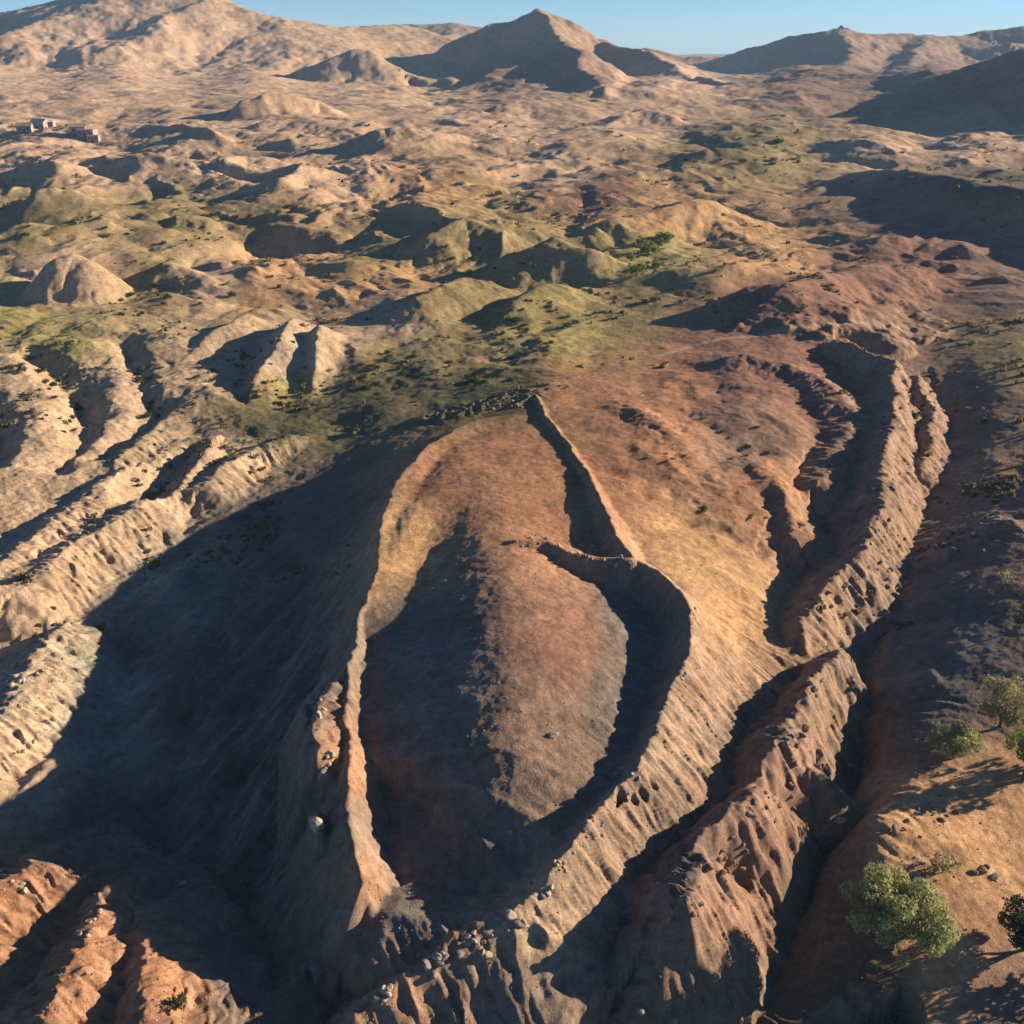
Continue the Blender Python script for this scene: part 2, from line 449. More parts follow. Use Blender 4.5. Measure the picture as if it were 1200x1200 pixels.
# central ridge
feat(WP((578, 585, 4.3), (588, 640, 5.3), (597, 700, 6.0), (604, 760, 6.0), (602, 820, 5.3), (593, 880, 4.1), (575, 930, 2.2), (552, 970, .1), (525, 1005, -2.2)), .40, .38, 26, r=5.0, k=1.6, warp=.4, crest=.15)
feat(WP((500, 492, -1), (545, 482, .2), (590, 473, 1.2), (618, 462, 2.0)), .8, .8, 7, r=.5, k=.5, crest=1, crag=2.0)
for (a_, b_, c_, d_) in [(757, 911, 764, 940), (746, 921, 753, 950), (734, 934, 741, 958), (722, 944, 727, 962)]:
    feat(WP((a_ - 3, b_ - 4, 3.2), (a_, b_, 2.6), ((a_ + c_) / 2, (b_ + d_) / 2, .9), (c_, d_, -.6)), 6.5, 6.5, .9, r=.15, k=.2, warp=.15, mode='min', rough=0)
# pale stones crossing
feat(WP((598, 634, 5.6), (640, 634, 5.2), (668, 648, 4.8), (700, 656, 4.4), (740, 658, 4.6)), .5, .9, 6, r=.4, k=.5, warp=.6, crest=.5)
feat(WP((480, 652, 2.2), (520, 630, 2.8)), .5, .35, 6, r=.4, k=.5, warp=.6)

# ---- ridges and gullies to the right ------------------------------------------------------------
rr = dict(r=.5, k=.6, warp=1.1, rough=.14, rill=(.35, 2.6, 0), crag=.95)
feat(WP((985, 395, 5), (1045, 425, 4), (1050, 470, 2.5), (1040, 520, 1.2), (1035, 560, .2), (1030, 600, -1), (1015, 640, -1.8), (985, 675, -2.4), (950, 712, -3), (935, 745, -4.5)), 1.05, .8, 18, crest=1.6, **rr)
feat(WP((1075, 440, 1), (1090, 480, -1), (1095, 510, -2), (1080, 550, -4)), .9, .9, 8, crest=.6, **rr)
feat(WP((1020, 645, -2), (1020, 690, -5)), .9, .9, 6, crest=.5, **rr)
feat(WP((985, 765, -2), (955, 795, -1), (930, 840, -.6), (915, 875, -.3), (890, 915, .4), (852, 965, 1.3), (812, 1020, 2.1), (784, 1060, 2.3), (766, 1088, .2)), 1.5, .95, 26, crest=1.8, **rr)
for cut in [[(922, 858, -1.0), (950, 868, -3.2), (990, 885, -7)], [(872, 922, -.4), (915, 938, -3.6), (955, 958, -7)], [(818, 1005, 1.0), (850, 1022, -2.0), (890, 1050, -6)]]:
    feat(WP(*cut), 1.7, 1.3, 6, r=.5, k=.7, mode='min', rough=.2, warp=1.4)
feat([(31, 68, -11.5), (24, 65.5, -10.5), (16, 64, -9.5), (10, 63, -9.5)], .1, 1.55, 9.5, r=.6, k=.8, mode='min', rough=.35, warp=1.0)
feat(WP((925, 870, -1), (965, 915, -5)), .8, .8, 7, crest=.6, **rr)
# edge of the right field
rf = dict(rr, crag=.35, rill=(.3, 3.5, 0), k=1.2, r=1.2)
feat(WP((870, 418, 5), (920, 425, 4.4), (970, 450, 3), (1003, 482, 1), (990, 510, -.5), (960, 560, -2)), .5, .28, 16, crest=.8, **rf)
feat(WP((745, 475, 4.2), (800, 520, 2.6), (840, 570, .5), (855, 610, -1.5)), .35, .3, 12, crest=.6, **rf)
feat(WP((880, 540, .8), (915, 580, -1), (935, 620, -2.6)), .6, .5, 9, crest=.5, **rf)
feat(WP((1130, 640, -4), (1190, 610, -1)), .5, .5, 8, crest=.5, **rr)

Z += .55 * np.exp(-(((U0 - 130) / 260) ** 2 + ((V0 - 520) / 140) ** 2) ** 2) * fbm(X + wx, Y + wy, 6.5, 5, 175, gain=.6, ridged=True)
fld = np.exp(-(((PUf - 850) / 170) ** 2 + ((PVf - 545) / 130) ** 2) ** 2)
Z += 1.5 * fld * eroded(17, 4, 151, .12)
vly = np.exp(-(((PUf - 230) / 190) ** 2 + ((PVf - 830) / 260) ** 2) ** 2)
Z += 1.3 * vly * eroded(22, 5, 191, .15)
Z += 2.2 * vly * fbm(X * .45 + Y * .9, (Y * .45 - X * .9) * 3.2, 16, 4, 161)
# ---- fine relief ----------------------------------------------------------------------------------
nearw = 1 - sstep(260, 420, Y)
Z += nearw * .2 * fbm(X, Y, 2.6, 5, 91, gain=.68)
Z += (1 - nearw) * sstep(260, 420, Y) * .003 * np.minimum(Y, 1500) ** .85 * fbm(X, Y, 16, 4, 95, gain=.6)


# ------------------------------------------------------------------ normals, slope
ZX, ZY = gradxy(Z)
slope = np.sqrt(ZX ** 2 + ZY ** 2)
nl = np.sqrt(1 + slope ** 2)
NRM = np.stack([-ZX / nl, -ZY / nl, 1 / nl], -1).astype(f32)

# ------------------------------------------------------------------ ground colours (by zone
GOLD = (.40, .245, .115)
ORNG = (.30, .155, .08)
RED = (.22, .118, .078)
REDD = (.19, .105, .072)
RIDG = (.24, .155, .10)
BRWN = (.21, .138, .092)
PALE = (.39, .305, .20)
SAND = (.37, .27, .165)
OLIV = (.22, .17, .075)
SHADE_GREY = (.15, .13, .105)  # soil darkened to paint in shade on the mound floor and dim right bank
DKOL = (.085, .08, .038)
SHADE_CLAY = (.115, .097, .08)  # clay tone darkened to deepen the shade in valley and gully
SHADE_DARK = (.11, .085, .055)  # painted shade tone for the stream banks and unlit slopes
GREN = (.31, .26, .09)
TAN = (.44, .30, .185)
zones = [
    (520, 560, ORNG), (480, 640, GOLD), (600, 530, ORNG), (650, 600, ORNG), (660, 750, RED), (620, 850, BRWN), (500, 850, SHADE_GREY), (500, 750, SHADE_GREY), (470, 950, SHADE_GREY), (560, 1020, SHADE_GREY), (750, 720, SHADE_GREY), (380, 1000, SHADE_CLAY), (330, 900, SHADE_CLAY), (335, 840, SHADE_CLAY), (345, 935, SHADE_CLAY), (352, 990, SHADE_CLAY), (388, 965, SHADE_CLAY), (345, 780, SHADE_CLAY), (400, 1060, SHADE_CLAY), (290, 1120, SHADE_CLAY), (100, 950, SHADE_CLAY), (700, 1110, SHADE_CLAY), (800, 1000, SHADE_CLAY), (880, 860, SHADE_CLAY), (600, 1180, SHADE_CLAY),
    (740, 820, SHADE_GREY), (420, 900, ORNG), (428, 1035, ORNG), (480, 1000, SHADE_GREY), (470, 1060, SHADE_GREY), (800, 860, (.29, .205, .135)), (720, 980, (.28, .195, .13)), (840, 800, (.29, .19, .12)), (680, 1030, (.26, .18, .12)), (520, 1150, BRWN), (560, 1150, BRWN), (460, 1190, BRWN), (560, 1110, BRWN), (600, 1100, SAND), (640, 1060, SAND), (460, 1170, ORNG),
    (760, 520, ORNG), (800, 640, GOLD), (720, 560, ORNG), (870, 720, GOLD), (880, 520, BRWN), (900, 570, ORNG), (940, 450, RED), (860, 430, RED), (800, 450, ORNG),
    (680, 450, ORNG), (1050, 480, RIDG), (1040, 420, RIDG), (1030, 600, RIDG), (1150, 480, BRWN), (1180, 430, OLIV), (1150, 560, RIDG), (1000, 620, RIDG), (940, 720, RIDG),
    (920, 900, REDD), (850, 1050, REDD), (890, 980, REDD), (800, 1080, REDD), (960, 820, BRWN), (1000, 900, SHADE_DARK), (985, 980, SHADE_DARK), (1030, 850, SHADE_DARK), (960, 1060, SHADE_DARK), (1010, 1100, SHADE_DARK), (1050, 780, SHADE_GREY), (1120, 720, SHADE_GREY), (1180, 680, BRWN), (1100, 800, SHADE_GREY), (1150, 950, (.46, .27, .13)), (1050, 960, (.46, .27, .13)), (1100, 985, (.46, .27, .13)), (1100, 1130, (.42, .24, .12)),  # orange bank colour raised to stand for stronger sunlight
    (1000, 1180, SHADE_DARK), (1180, 1180, BRWN), (850, 1180, SHADE_DARK),
    (250, 800, SHADE_CLAY), (350, 700, SHADE_CLAY), (150, 750, SHADE_CLAY), (200, 1000, SHADE_CLAY), (350, 1050, SHADE_CLAY), (400, 600, SHADE_CLAY), (300, 600, SHADE_CLAY),
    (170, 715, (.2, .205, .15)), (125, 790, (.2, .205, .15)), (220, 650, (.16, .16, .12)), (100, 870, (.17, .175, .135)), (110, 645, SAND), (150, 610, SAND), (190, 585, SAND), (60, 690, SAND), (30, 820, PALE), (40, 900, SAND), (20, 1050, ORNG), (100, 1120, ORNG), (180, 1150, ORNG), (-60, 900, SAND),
    (60, 640, TAN), (150, 560, SAND), (290, 540, SAND), (60, 520, SAND), (120, 470, SAND), (30, 430, SAND), (250, 430, SAND), (330, 420, PALE), (370, 420, PALE),
    (10, 392, GREN), (60, 396, GREN), (345, 458, GREN), (310, 455, OLIV), (620, 378, GREN), (770, 285, GREN), (745, 300, GREN), (540, 372, OLIV), (390, 345, GOLD), (300, 335, GOLD), (470, 320, GOLD), (560, 345, OLIV), (680, 385, GREN), (790, 262, GOLD), (880, 172, OLIV), (400, 400, SAND), (450, 380, SAND), (480, 440, DKOL), (420, 465, DKOL), (550, 452, DKOL), (600, 470, DKOL), (350, 485, DKOL), (520, 425, OLIV), (580, 425, OLIV), (300, 490, DKOL), (440, 420, OLIV), (560, 400, OLIV), (640, 380, OLIV), (520, 350, OLIV), (600, 350, OLIV),
    (80, 330, TAN), (180, 330, OLIV), (250, 330, SAND), (400, 330, GOLD), (350, 300, GOLD), (60, 260, OLIV), (200, 250, OLIV), (300, 260, OLIV), (450, 300, OLIV),
    (560, 280, OLIV), (750, 300, OLIV), (720, 360, OLIV), (760, 260, GOLD), (850, 260, GOLD), (900, 300, GOLD), (700, 230, RED), (650, 200, TAN), (900, 360, RED), (1000, 340, RED),
    (1100, 320, RED), (1180, 330, BRWN), (1060, 240, BRWN), (1180, 270, BRWN), (1150, 220, SHADE_DARK), (900, 190, OLIV), (1000, 180, TAN), (850, 170, OLIV), (1150, 180, TAN),
    (500, 220, GOLD), (400, 210, TAN), (300, 200, TAN), (150, 200, TAN), (50, 180, TAN), (100, 120, TAN), (300, 160, TAN), (450, 130, TAN), (600, 150, TAN), (750, 150, TAN),
    (150, 60, TAN), (300, 80, TAN), (650, 80, BRWN), (780, 100, TAN), (1000, 100, BRWN), (1150, 100, BRWN),
]
CA = np.array([z[2] for z in zones])
CU = np.array([z[:2] for z in zones], dtype=float)
U2, V2 = U0, V0 + 0
# pixel coordinates of the surface itself, rows warped a little so zones do not end in straight lines
dep = Y * CP + (H - Z) * SP
PU = 600 + F * X / dep
PV = 600 - F * (Y * SP - (H - Z) * CP) / dep
zu = PU + 14 * perlin(X / 9 / sc, Y / 9 / sc, 101) + 8 * perlin(X / 3 / sc, Y / 3 / sc, 102)
zv = PV + 10 * perlin(X / 9 / sc, Y / 9 / sc, 103) + 6 * perlin(X / 3 / sc, Y / 3 / sc, 104)
wsum = np.zeros(X.shape, f32)
csum = np.zeros(X.shape + (3,), f32)
zu = zu.astype(f32)
zv = zv.astype(f32)
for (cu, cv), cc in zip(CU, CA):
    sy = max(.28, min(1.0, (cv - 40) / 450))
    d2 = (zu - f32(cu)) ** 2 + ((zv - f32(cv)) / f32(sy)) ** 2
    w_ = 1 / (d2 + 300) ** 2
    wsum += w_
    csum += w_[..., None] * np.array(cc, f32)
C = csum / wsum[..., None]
# patches of olive scrub and bare soil, all in world scale
pn = fbm(X, Y, 26, 4, 111, gain=.6)
pn2 = fbm(X, Y, 7, 4, 121, gain=.65)
pn3 = fbm(X, Y, 2.2, 3, 131, gain=.7)
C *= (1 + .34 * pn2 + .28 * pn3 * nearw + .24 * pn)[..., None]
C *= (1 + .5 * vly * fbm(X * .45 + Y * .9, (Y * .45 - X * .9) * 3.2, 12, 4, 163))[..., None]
steep = sstep(.45, 1.0, slope + .25 * pn2)
bare = np.array((.30, .205, .13), f32)
C = C * (1 - .35 * steep[..., None]) + .35 * steep[..., None] * bare
oliv = sstep(.12, .4, pn + .4 * pn2) * sstep(230, 300, Y) * (1 - sstep(700, 1200, Y)) * (1 - .8 * steep)
C = C * (1 - .38 * oliv[..., None]) + .38 * oliv[..., None] * np.array((.13, .115, .045), f32)
PATH = [W(770, 416, 2), W(812, 404, 2.4), W(870, 394, 3), W(950, 386, 4), W(1040, 376, 4), W(1120, 372, 4)]
pd_ = polydist(PATH, X + .5 * wx, Y + .5 * wy)[0]
pm = np.clip(1.4 - pd_ / 1.1, 0, .55)[..., None]
C = C * (1 - pm) + pm * np.array((.40, .29, .19), f32)
C = np.clip(C, .02, .7)


# ------------------------------------------------------------------ materials
def new_mat(name):
    m = bpy.data.materials.new(name)
    m.use_nodes = True
    nt = m.node_tree
    return m, nt, nt.nodes['Principled BSDF']


def ground_material():
    m, nt, b = new_mat('dry_ground')
    N, L = nt.nodes, nt.links
    at = N.new('ShaderNodeAttribute')
    at.attribute_name = 'soil'
    tc = N.new('ShaderNodeNewGeometry')
    n1 = N.new('ShaderNodeTexNoise')
    n1.inputs['Scale'].default_value = .9
    n1.inputs['Detail'].default_value = 8
    n1.inputs['Roughness'].default_value = .72
    L.new(tc.outputs['Position'], n1.inputs['Vector'])
    n2 = N.new('ShaderNodeTexNoise')
    n2.inputs['Scale'].default_value = .12
    n2.inputs['Detail'].default_value = 9
    n2.inputs['Roughness'].default_value = .7
    L.new(tc.outputs['Position'], n2.inputs['Vector'])
    mr = N.new('ShaderNodeMapRange')
    mr.inputs[1].default_value = .3
    mr.inputs[2].default_value = .7
    mr.inputs[3].default_value = .62
    mr.inputs[4].default_value = 1.4
    L.new(n1.outputs[0], mr.inputs[0])
    mr2 = N.new('ShaderNodeMapRange')
    mr2.inputs[1].default_value = .3
    mr2.inputs[2].default_value = .7
    mr2.inputs[3].default_value = .75
    mr2.inputs[4].default_value = 1.25
    L.new(n2.outputs[0], mr2.inputs[0])
    n3 = N.new('ShaderNodeTexNoise')
    n3.inputs['Scale'].default_value = 4.5
    n3.inputs['Detail'].default_value = 6
    n3.inputs['Roughness'].default_value = .75
    L.new(tc.outputs['Position'], n3.inputs['Vector'])
    mr3 = N.new('ShaderNodeMapRange')
    mr3.inputs[1].default_value = .3
    mr3.inputs[2].default_value = .7
    mr3.inputs[3].default_value = .72
    mr3.inputs[4].default_value = 1.28
    L.new(n3.outputs[0], mr3.inputs[0])
    mg = N.new('ShaderNodeMath')
    mg.operation = 'MULTIPLY'
    L.new(mr3.outputs[0], mg.inputs[0])
    L.new(mr.outputs[0], mg.inputs[1])
    mm = N.new('ShaderNodeMath')
    mm.operation = 'MULTIPLY'
    L.new(mg.outputs[0], mm.inputs[0])
    L.new(mr2.outputs[0], mm.inputs[1])
    vm = N.new('ShaderNodeVectorMath')
    vm.operation = 'SCALE'
    L.new(at.outputs['Color'], vm.inputs[0])
    L.new(mm.outputs[0], vm.inputs['Scale'])
    L.new(vm.outputs[0], b.inputs['Base Color'])
    b.inputs['Roughness'].default_value = .95
    b.inputs['Specular IOR Level'].default_value = .1
    bp = N.new('ShaderNodeBump')
    bp.inputs['Strength'].default_value = .55
    bp.inputs['Distance'].default_value = .35
    L.new(n1.outputs[0], bp.inputs['Height'])
    bq = N.new('ShaderNodeBump')
    bq.inputs['Strength'].default_value = .6
    bq.inputs['Distance'].default_value = .16
    L.new(n3.outputs[0], bq.inputs['Height'])
    L.new(bp.outputs[0], bq.inputs['Normal'])
    L.new(bq.outputs[0], b.inputs['Normal'])
    return m


M_GROUND = ground_material()

# ------------------------------------------------------------------ split the surface into named pieces
XYZ = np.stack([X, Y, Z], -1).astype(f32)
lab = np.zeros((NR - 1, NC - 1), np.int16)


def surf_mesh(name, mask):
    r, c = np.where(mask)
    a = r * NC + c
    q = np.stack([a, a + 1, a + NC + 1, a + NC], 1)
    uq, inv = np.unique(q, return_inverse=True)
    q = inv.reshape(-1, 4)
    me = bpy.data.meshes.new(name)
    me.vertices.add(len(uq))
    me.vertices.foreach_set('co', XYZ.reshape(-1, 3)[uq].ravel())
    me.loops.add(q.size)
    me.loops.foreach_set('vertex_index', q.ravel().astype(np.int32))
    me.polygons.add(len(q))
    me.polygons.foreach_set('loop_start', np.arange(0, q.size, 4, dtype=np.int32))
    me.polygons.foreach_set('use_smooth', np.ones(len(q), bool))
    me.update(calc_edges=True)
    ca = me.color_attributes.new('soil', 'FLOAT_COLOR', 'POINT')
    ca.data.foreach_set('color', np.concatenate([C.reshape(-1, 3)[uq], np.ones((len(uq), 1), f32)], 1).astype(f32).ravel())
    me.normals_split_custom_set_from_vertices(NRM.reshape(-1, 3)[uq])
    me.materials.append(M_GROUND)
    return me


XC = (X[:-1, :-1] + X[1:, 1:]) / 2
YC = (Y[:-1, :-1] + Y[1:, 1:]) / 2
ZC = (Z[:-1, :-1] + Z[1:, 1:]) / 2
PUC = PU[:-1, :-1]
PIECES = ['terrain']


def claim(name, mask, only_free=True):
    PIECES.append(name)
    m = mask & (lab == 0) if only_free else mask
    lab[m] = len(PIECES) - 1
    return len(PIECES) - 1


def near_line(pts, dist, box=40):
    p = np.array(pts)
    out = np.zeros(XC.shape, bool)
    j0, j1 = np.searchsorted(ys[:-1], [p[:, 1].min() - dist, p[:, 1].max() + dist])
    d = polydist(pts, XC[j0:j1] + .5 * wx[j0:j1, :-1] * (YC[j0:j1] < 300), YC[j0:j1])[0]
    out[j0:j1] = d < dist
    return out


def in_poly(pts):
    out = np.zeros(XC.shape, bool)
    n = len(pts)
    for i in range(n):
        x0, y0 = pts[i][:2]
        x1, y1 = pts[(i + 1) % n][:2]
        c = ((y0 > YC) != (y1 > YC))
        with np.errstate(divide='ignore', invalid='ignore'):
            xi = (x1 - x0) * (YC - y0) / (y1 - y0 + 1e-12) + x0
        out ^= c & (XC < xi)
    return out


def ellipse(c, rx, ry):
    return ((XC - c[0]) / rx) ** 2 + ((YC - c[1]) / ry) ** 2 < 1 + .5 * N2[:-1, :-1]


hull = in_poly(rim_right + rim_left[::-1])
ridge_line = WP((588, 640, 5.2), (597, 700, 5.8), (606, 760, 5.8), (604, 820, 5.0), (594, 880, 3.7), (575, 930, 2))
band_line = WP((598, 634, 5.6), (640, 634, 5.2), (668, 648, 4.8), (700, 656, 4.4), (740, 658, 4.6))
I_BAND = claim('stone_band', near_line(band_line, 1.7))
I_RIML = claim('rim_wall', near_line(rim_left, 2.6) & (hull | (XC < 0)))
I_RIMR = claim('rim_wall', near_line(rim_right, 1.2) | (near_line(rim_right, 6.5) & ~hull & (YC < 128)) | (near_line(rim_right, 2.6) & ~hull))
I_RIDG = claim('central_ridge', near_line(ridge_line, 9.5) & hull)
I_FLOR = claim('inner_floor', hull)
I_SPUR = claim('ridge', near_line(WP((600, 1080, .7), (560, 1098, .1), (520, 1118, -.6), (470, 1152, -1.6), (420, 1190, -2.8)), 4.5))
I_RA = claim('ridge', near_line(WP((985, 765, -2), (955, 795, -1), (930, 840, -.6), (915, 875, -.3), (890, 915, .4), (852, 965, 1.4), (812, 1020, 2.6), (784, 1060, 3.2)), 7))
I_RB = claim('ridge', near_line(WP((985, 395, 5), (1045, 425, 4), (1050, 470, 2.5), (1040, 520, 1.2), (1035, 560, .2), (1030, 600, -1), (1015, 640, -1.8), (985, 675, -2.4), (950, 712, -3), (935, 745, -4.5)), 8))
I_RL = claim('ridge', near_line(WP((-40, 900, -5.5), (20, 815, -5), (45, 765, -4.8), (70, 735, -5.5)), 7))
I_RL2 = claim('ridge', near_line(WP((20, 1240, -1.4), (75, 1140, -1.8), (116, 1070, -2.6), (132, 1043, -4)), 6))
I_FIN = claim('ridge', near_line(DP((298, 448, 245), (325, 400, 265), (345, 374, 290)), 8))
I_STR = claim('stream_bed', near_line(WP((1105, 520, -7), (1070, 600, -9), (1050, 660, -10), (1030, 730, -10.8), (1005, 800, -11.5), (995, 900, -12.5), (970, 980, -13.2), (915, 1080, -14.2), (840, 1150, -15)), 4.5))
I_VAL = claim('valley', in_poly(WP((400, 500, -5), (330, 530, -6), (240, 590, -8), (160, 650, -9), (60, 730, -9), (110, 800, -10), (80, 980, -10), (190, 1060, -10), (320, 1160, -10), (430, 1100, -8), (390, 1000, -6), (370, 850, -6), (400, 700, -6), (420, 590, -4))))
I_PATH = claim('path', near_line(PATH, 1.6))
I_HD = claim('hill', ellipse(D(905, 345, 300), 24, 20))
I_HM = claim('hill', ellipse(D(85, 300, 330), 13, 13))
I_HR = claim('hill', ellipse(D(1100, 215, 480), 95, 55))
I_MC = claim('mountain', ellipse(D(655, 50, 1500), 210, 420))
I_ML = claim('mountain', (YC > 1050) & (PUC < 520))
I_MR = claim('mountain', (YC > 880) & (PUC > 930))


def put(name, idx, label=None, cat=None, kind='structure', parent=None):
    m = lab == idx
    if not m.any():
        return None
    o = bpy.data.objects.new(name, surf_mesh(name, m))
    if parent is None:
        o['kind'] = kind
        o['label'] = label
        o['category'] = cat
    else:
        o.parent = parent
        if label:
            o['label'] = label
    col.objects.link(o)
    return o


def ground(x, y):
    j = int(np.clip(np.searchsorted(ys, y) - 1, 0, NR - 2))
    ty = (y - ys[j]) / (ys[j + 1] - ys[j])
    s_ = x / (hw[j] + ty * (hw[j + 1] - hw[j]))
    i = int(np.clip(np.searchsorted(ss, s_) - 1, 0, NC - 2))
    tx = (s_ - ss[i]) / (ss[i + 1] - ss[i])
    a = Z[j, i] * (1 - tx) + Z[j, i + 1] * tx
    b = Z[j + 1, i] * (1 - tx) + Z[j + 1, i + 1] * tx
    return float(a * (1 - ty) + b * ty)


def hit(u, v):
    """where the line of sight through a photograph point meets the ground"""
    a = (u - 600) / F
    b = (600 - v) / F
    d = (a, CP + b * SP, -SP + b * CP)
    t = 45.0
    while t < 5000:
        x, y, z = d[0] * t, d[1] * t, H + d[2] * t
        if y > ys[0] and z < ground(x, y):
            lo, hi = t * .993, t
            for _ in range(14):
                mid_ = (lo + hi) / 2
                if H + d[2] * mid_ < ground(d[0] * mid_, d[1] * mid_):
                    hi = mid_
                else:
                    lo = mid_
            t = hi
            break
        t *= 1.004
    x, y = d[0] * t, d[1] * t
    return x, y, ground(x, y), t


put('terrain', 0, 'dry golden and olive hill country of hummocks around the boat-shaped mound', 'terrain')
boat = bpy.data.objects.new('boat_shaped_mound', None)
bx0 = W(600, 760, 0)
boat['label'] = 'large boat-shaped earth mound with a raised rim and a ridge down its middle'
boat['category'] = 'mound'
col.objects.link(boat)
put('rim_wall', I_RIML, 'thin earth rim wall whose far side drops into the shaded valley', parent=boat)
rim_sun = put('rim_wall', I_RIMR, 'pale rim wall with rilled outer flank in the sun', parent=boat)
put('central_ridge', I_RIDG, 'rounded reddish ridge down the middle of the mound', parent=boat)
put('inner_floor', I_FLOR, parent=boat)
stone_band = put('stone_band', I_BAND, 'band of pale stones crossing the mound', parent=boat)
put('ridge', I_SPUR, 'low rocky spur running away from the closed end of the boat-shaped mound', 'ridge')
put('ridge', I_RA, 'craggy reddish ridge between the mound flank gully and the dark stream bed', 'ridge')
put('ridge', I_RB, 'long sandy ridge between two narrow dark gullies above the stream', 'ridge')
put('ridge', I_RL, 'pale cream crumbling ridge on the far bank of the shaded valley', 'ridge')
put('ridge', I_RL2, 'orange earth ridge beside the dark track at the valley foot', 'ridge')
put('ridge', I_FIN, 'pale sharp fin of eroded earth with one black shadow side', 'ridge')
put('stream_bed', I_STR, 'dark shaded stream bed winding past the trees', 'stream bed')
put('valley', I_VAL, 'deep shaded valley floor beside the boat-shaped mound', 'valley')
put('path', I_PATH, 'pale dirt path below the dark red hill', 'path')
put('hill', I_HD, 'dark red rounded hill beyond the sandy ridge', 'hill')
put('hill', I_HM, 'small round pale mound standing alone among dark hollows', 'hill')
put('hill', I_HR, 'broad brown hill whose whole near side lies in shade', 'hill')
put('mountain', I_MC, 'pointed brown mountain with a dark shaded side on the skyline', 'mountain')
put('mountain', I_ML, 'broad smooth tan mountain whose summit runs out of the picture', 'mountain')
put('mountain', I_MR, 'long blue shaded mountain range with a small crag on top', 'mountain')


# ------------------------------------------------------------------ plant and stone materials
def leaf_material(name, a, b_, trans=.32):
    m, nt, p = new_mat(name)
    N, L = nt.nodes, nt.links
    g = N.new('ShaderNodeNewGeometry')
    rmp = N.new('ShaderNodeMix')
    rmp.data_type = 'RGBA'
    rmp.inputs['A'].default_value = (*a, 1)
    rmp.inputs['B'].default_value = (*b_, 1)
    L.new(g.outputs['Random Per Island'], rmp.inputs['Factor'])
    L.new(rmp.outputs['Result'], p.inputs['Base Color'])
    p.inputs['Roughness'].default_value = .7
    p.inputs['Specular IOR Level'].default_value = .2
    tr = N.new('ShaderNodeBsdfTranslucent')
    L.new(rmp.outputs['Result'], tr.inputs['Color'])
    mx = N.new('ShaderNodeMixShader')
    mx.inputs[0].default_value = trans
    L.new(p.outputs[0], mx.inputs[1])
    L.new(tr.outputs[0], mx.inputs[2])
    L.new(mx.outputs[0], N['Material Output'].inputs['Surface'])
    return m


def noise_material(name, a, b_, scale, bump=.3, rough=.9):
    m, nt, p = new_mat(name)
    N, L = nt.nodes, nt.links
    tc = N.new('ShaderNodeTexCoord')
    n = N.new('ShaderNodeTexNoise')
    n.inputs['Scale'].default_value = scale
    n.inputs['Detail'].default_value = 7
    n.inputs['Roughness'].default_value = .65
    L.new(tc.outputs['Object'], n.inputs['Vector'])
    rmp = N.new('ShaderNodeMix')
    rmp.data_type = 'RGBA'
    rmp.inputs['A'].default_value = (*a, 1)
    rmp.inputs['B'].default_value = (*b_, 1)
    mr = N.new('ShaderNodeMapRange')
    mr.inputs[1].default_value = .35
    mr.inputs[2].default_value = .65
    L.new(n.outputs[0], mr.inputs[0])
    L.new(mr.outputs[0], rmp.inputs['Factor'])
    L.new(rmp.outputs['Result'], p.inputs['Base Color'])
    p.inputs['Roughness'].default_value = rough
    p.inputs['Specular IOR Level'].default_value = .2
    bp = N.new('ShaderNodeBump')
    bp.inputs['Strength'].default_value = bump
    bp.inputs['Distance'].default_value = .1
    L.new(n.outputs[0], bp.inputs['Height'])
    L.new(bp.outputs[0], p.inputs['Normal'])
    return m


M_LEAF = leaf_material('willow_leaf', (.20, .22, .07), (.42, .42, .17))
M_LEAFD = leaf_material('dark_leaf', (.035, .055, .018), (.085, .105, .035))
M_LEAFP = leaf_material('pale_leaf', (.22, .21, .09), (.40, .37, .17))
M_LEAFB = leaf_material('bright_leaf', (.12, .16, .035), (.24, .28, .07))
M_BARK = noise_material('bark', (.09, .065, .045), (.17, .13, .09), 4)
M_STONE = noise_material('pale_stone', (.26, .20, .14), (.44, .36, .27), 1.6)
M_PEB = noise_material('loose_stone', (.17, .12, .08), (.34, .25, .17), .7)
M_STONER = noise_material('red_stone', (.14, .08, .055), (.28, .17, .11), 1.6)
M_STONEG = noise_material('grey_stone', (.12, .105, .09), (.26, .22, .18), 1.6)
M_WALL = noise_material('house_plaster', (.27, .21, .17), (.36, .29, .24), .4)
M_ROOF = noise_material('house_roof', (.24, .15, .11), (.36, .24, .18), .5)
M_ROOFG = noise_material('metal_roof', (.35, .38, .42), (.5, .52, .55), .5, rough=.5)
M_WIN = noise_material('house_window', (.03, .035, .045), (.06, .065, .07), .5, rough=.3)


def mesh_from(name, verts, faces, mat, smooth=False):
    me = bpy.data.meshes.new(name)
    me.from_pydata(verts, [], faces)
    if smooth:
        me.polygons.foreach_set('use_smooth', [True] * len(me.polygons))
    me.materials.append(mat)
    me.update()
    return me


def child(name, me, parent, label=None):
    o = bpy.data.objects.new(name, me)
    o.parent = parent
    if label:
        o['label'] = label
    col.objects.link(o)
    return o


def empty(name, loc, label, cat, group=None, rz=0.0, scale=1.0):
    o = bpy.data.objects.new(name, None)
    o.empty_display_size = .3
    o.location = loc
    o.rotation_euler = (0, 0, rz)
    o.scale = (scale,) * 3
    o['label'] = label
    o['category'] = cat
    if group:
        o['group'] = group
    col.objects.link(o)
    return o


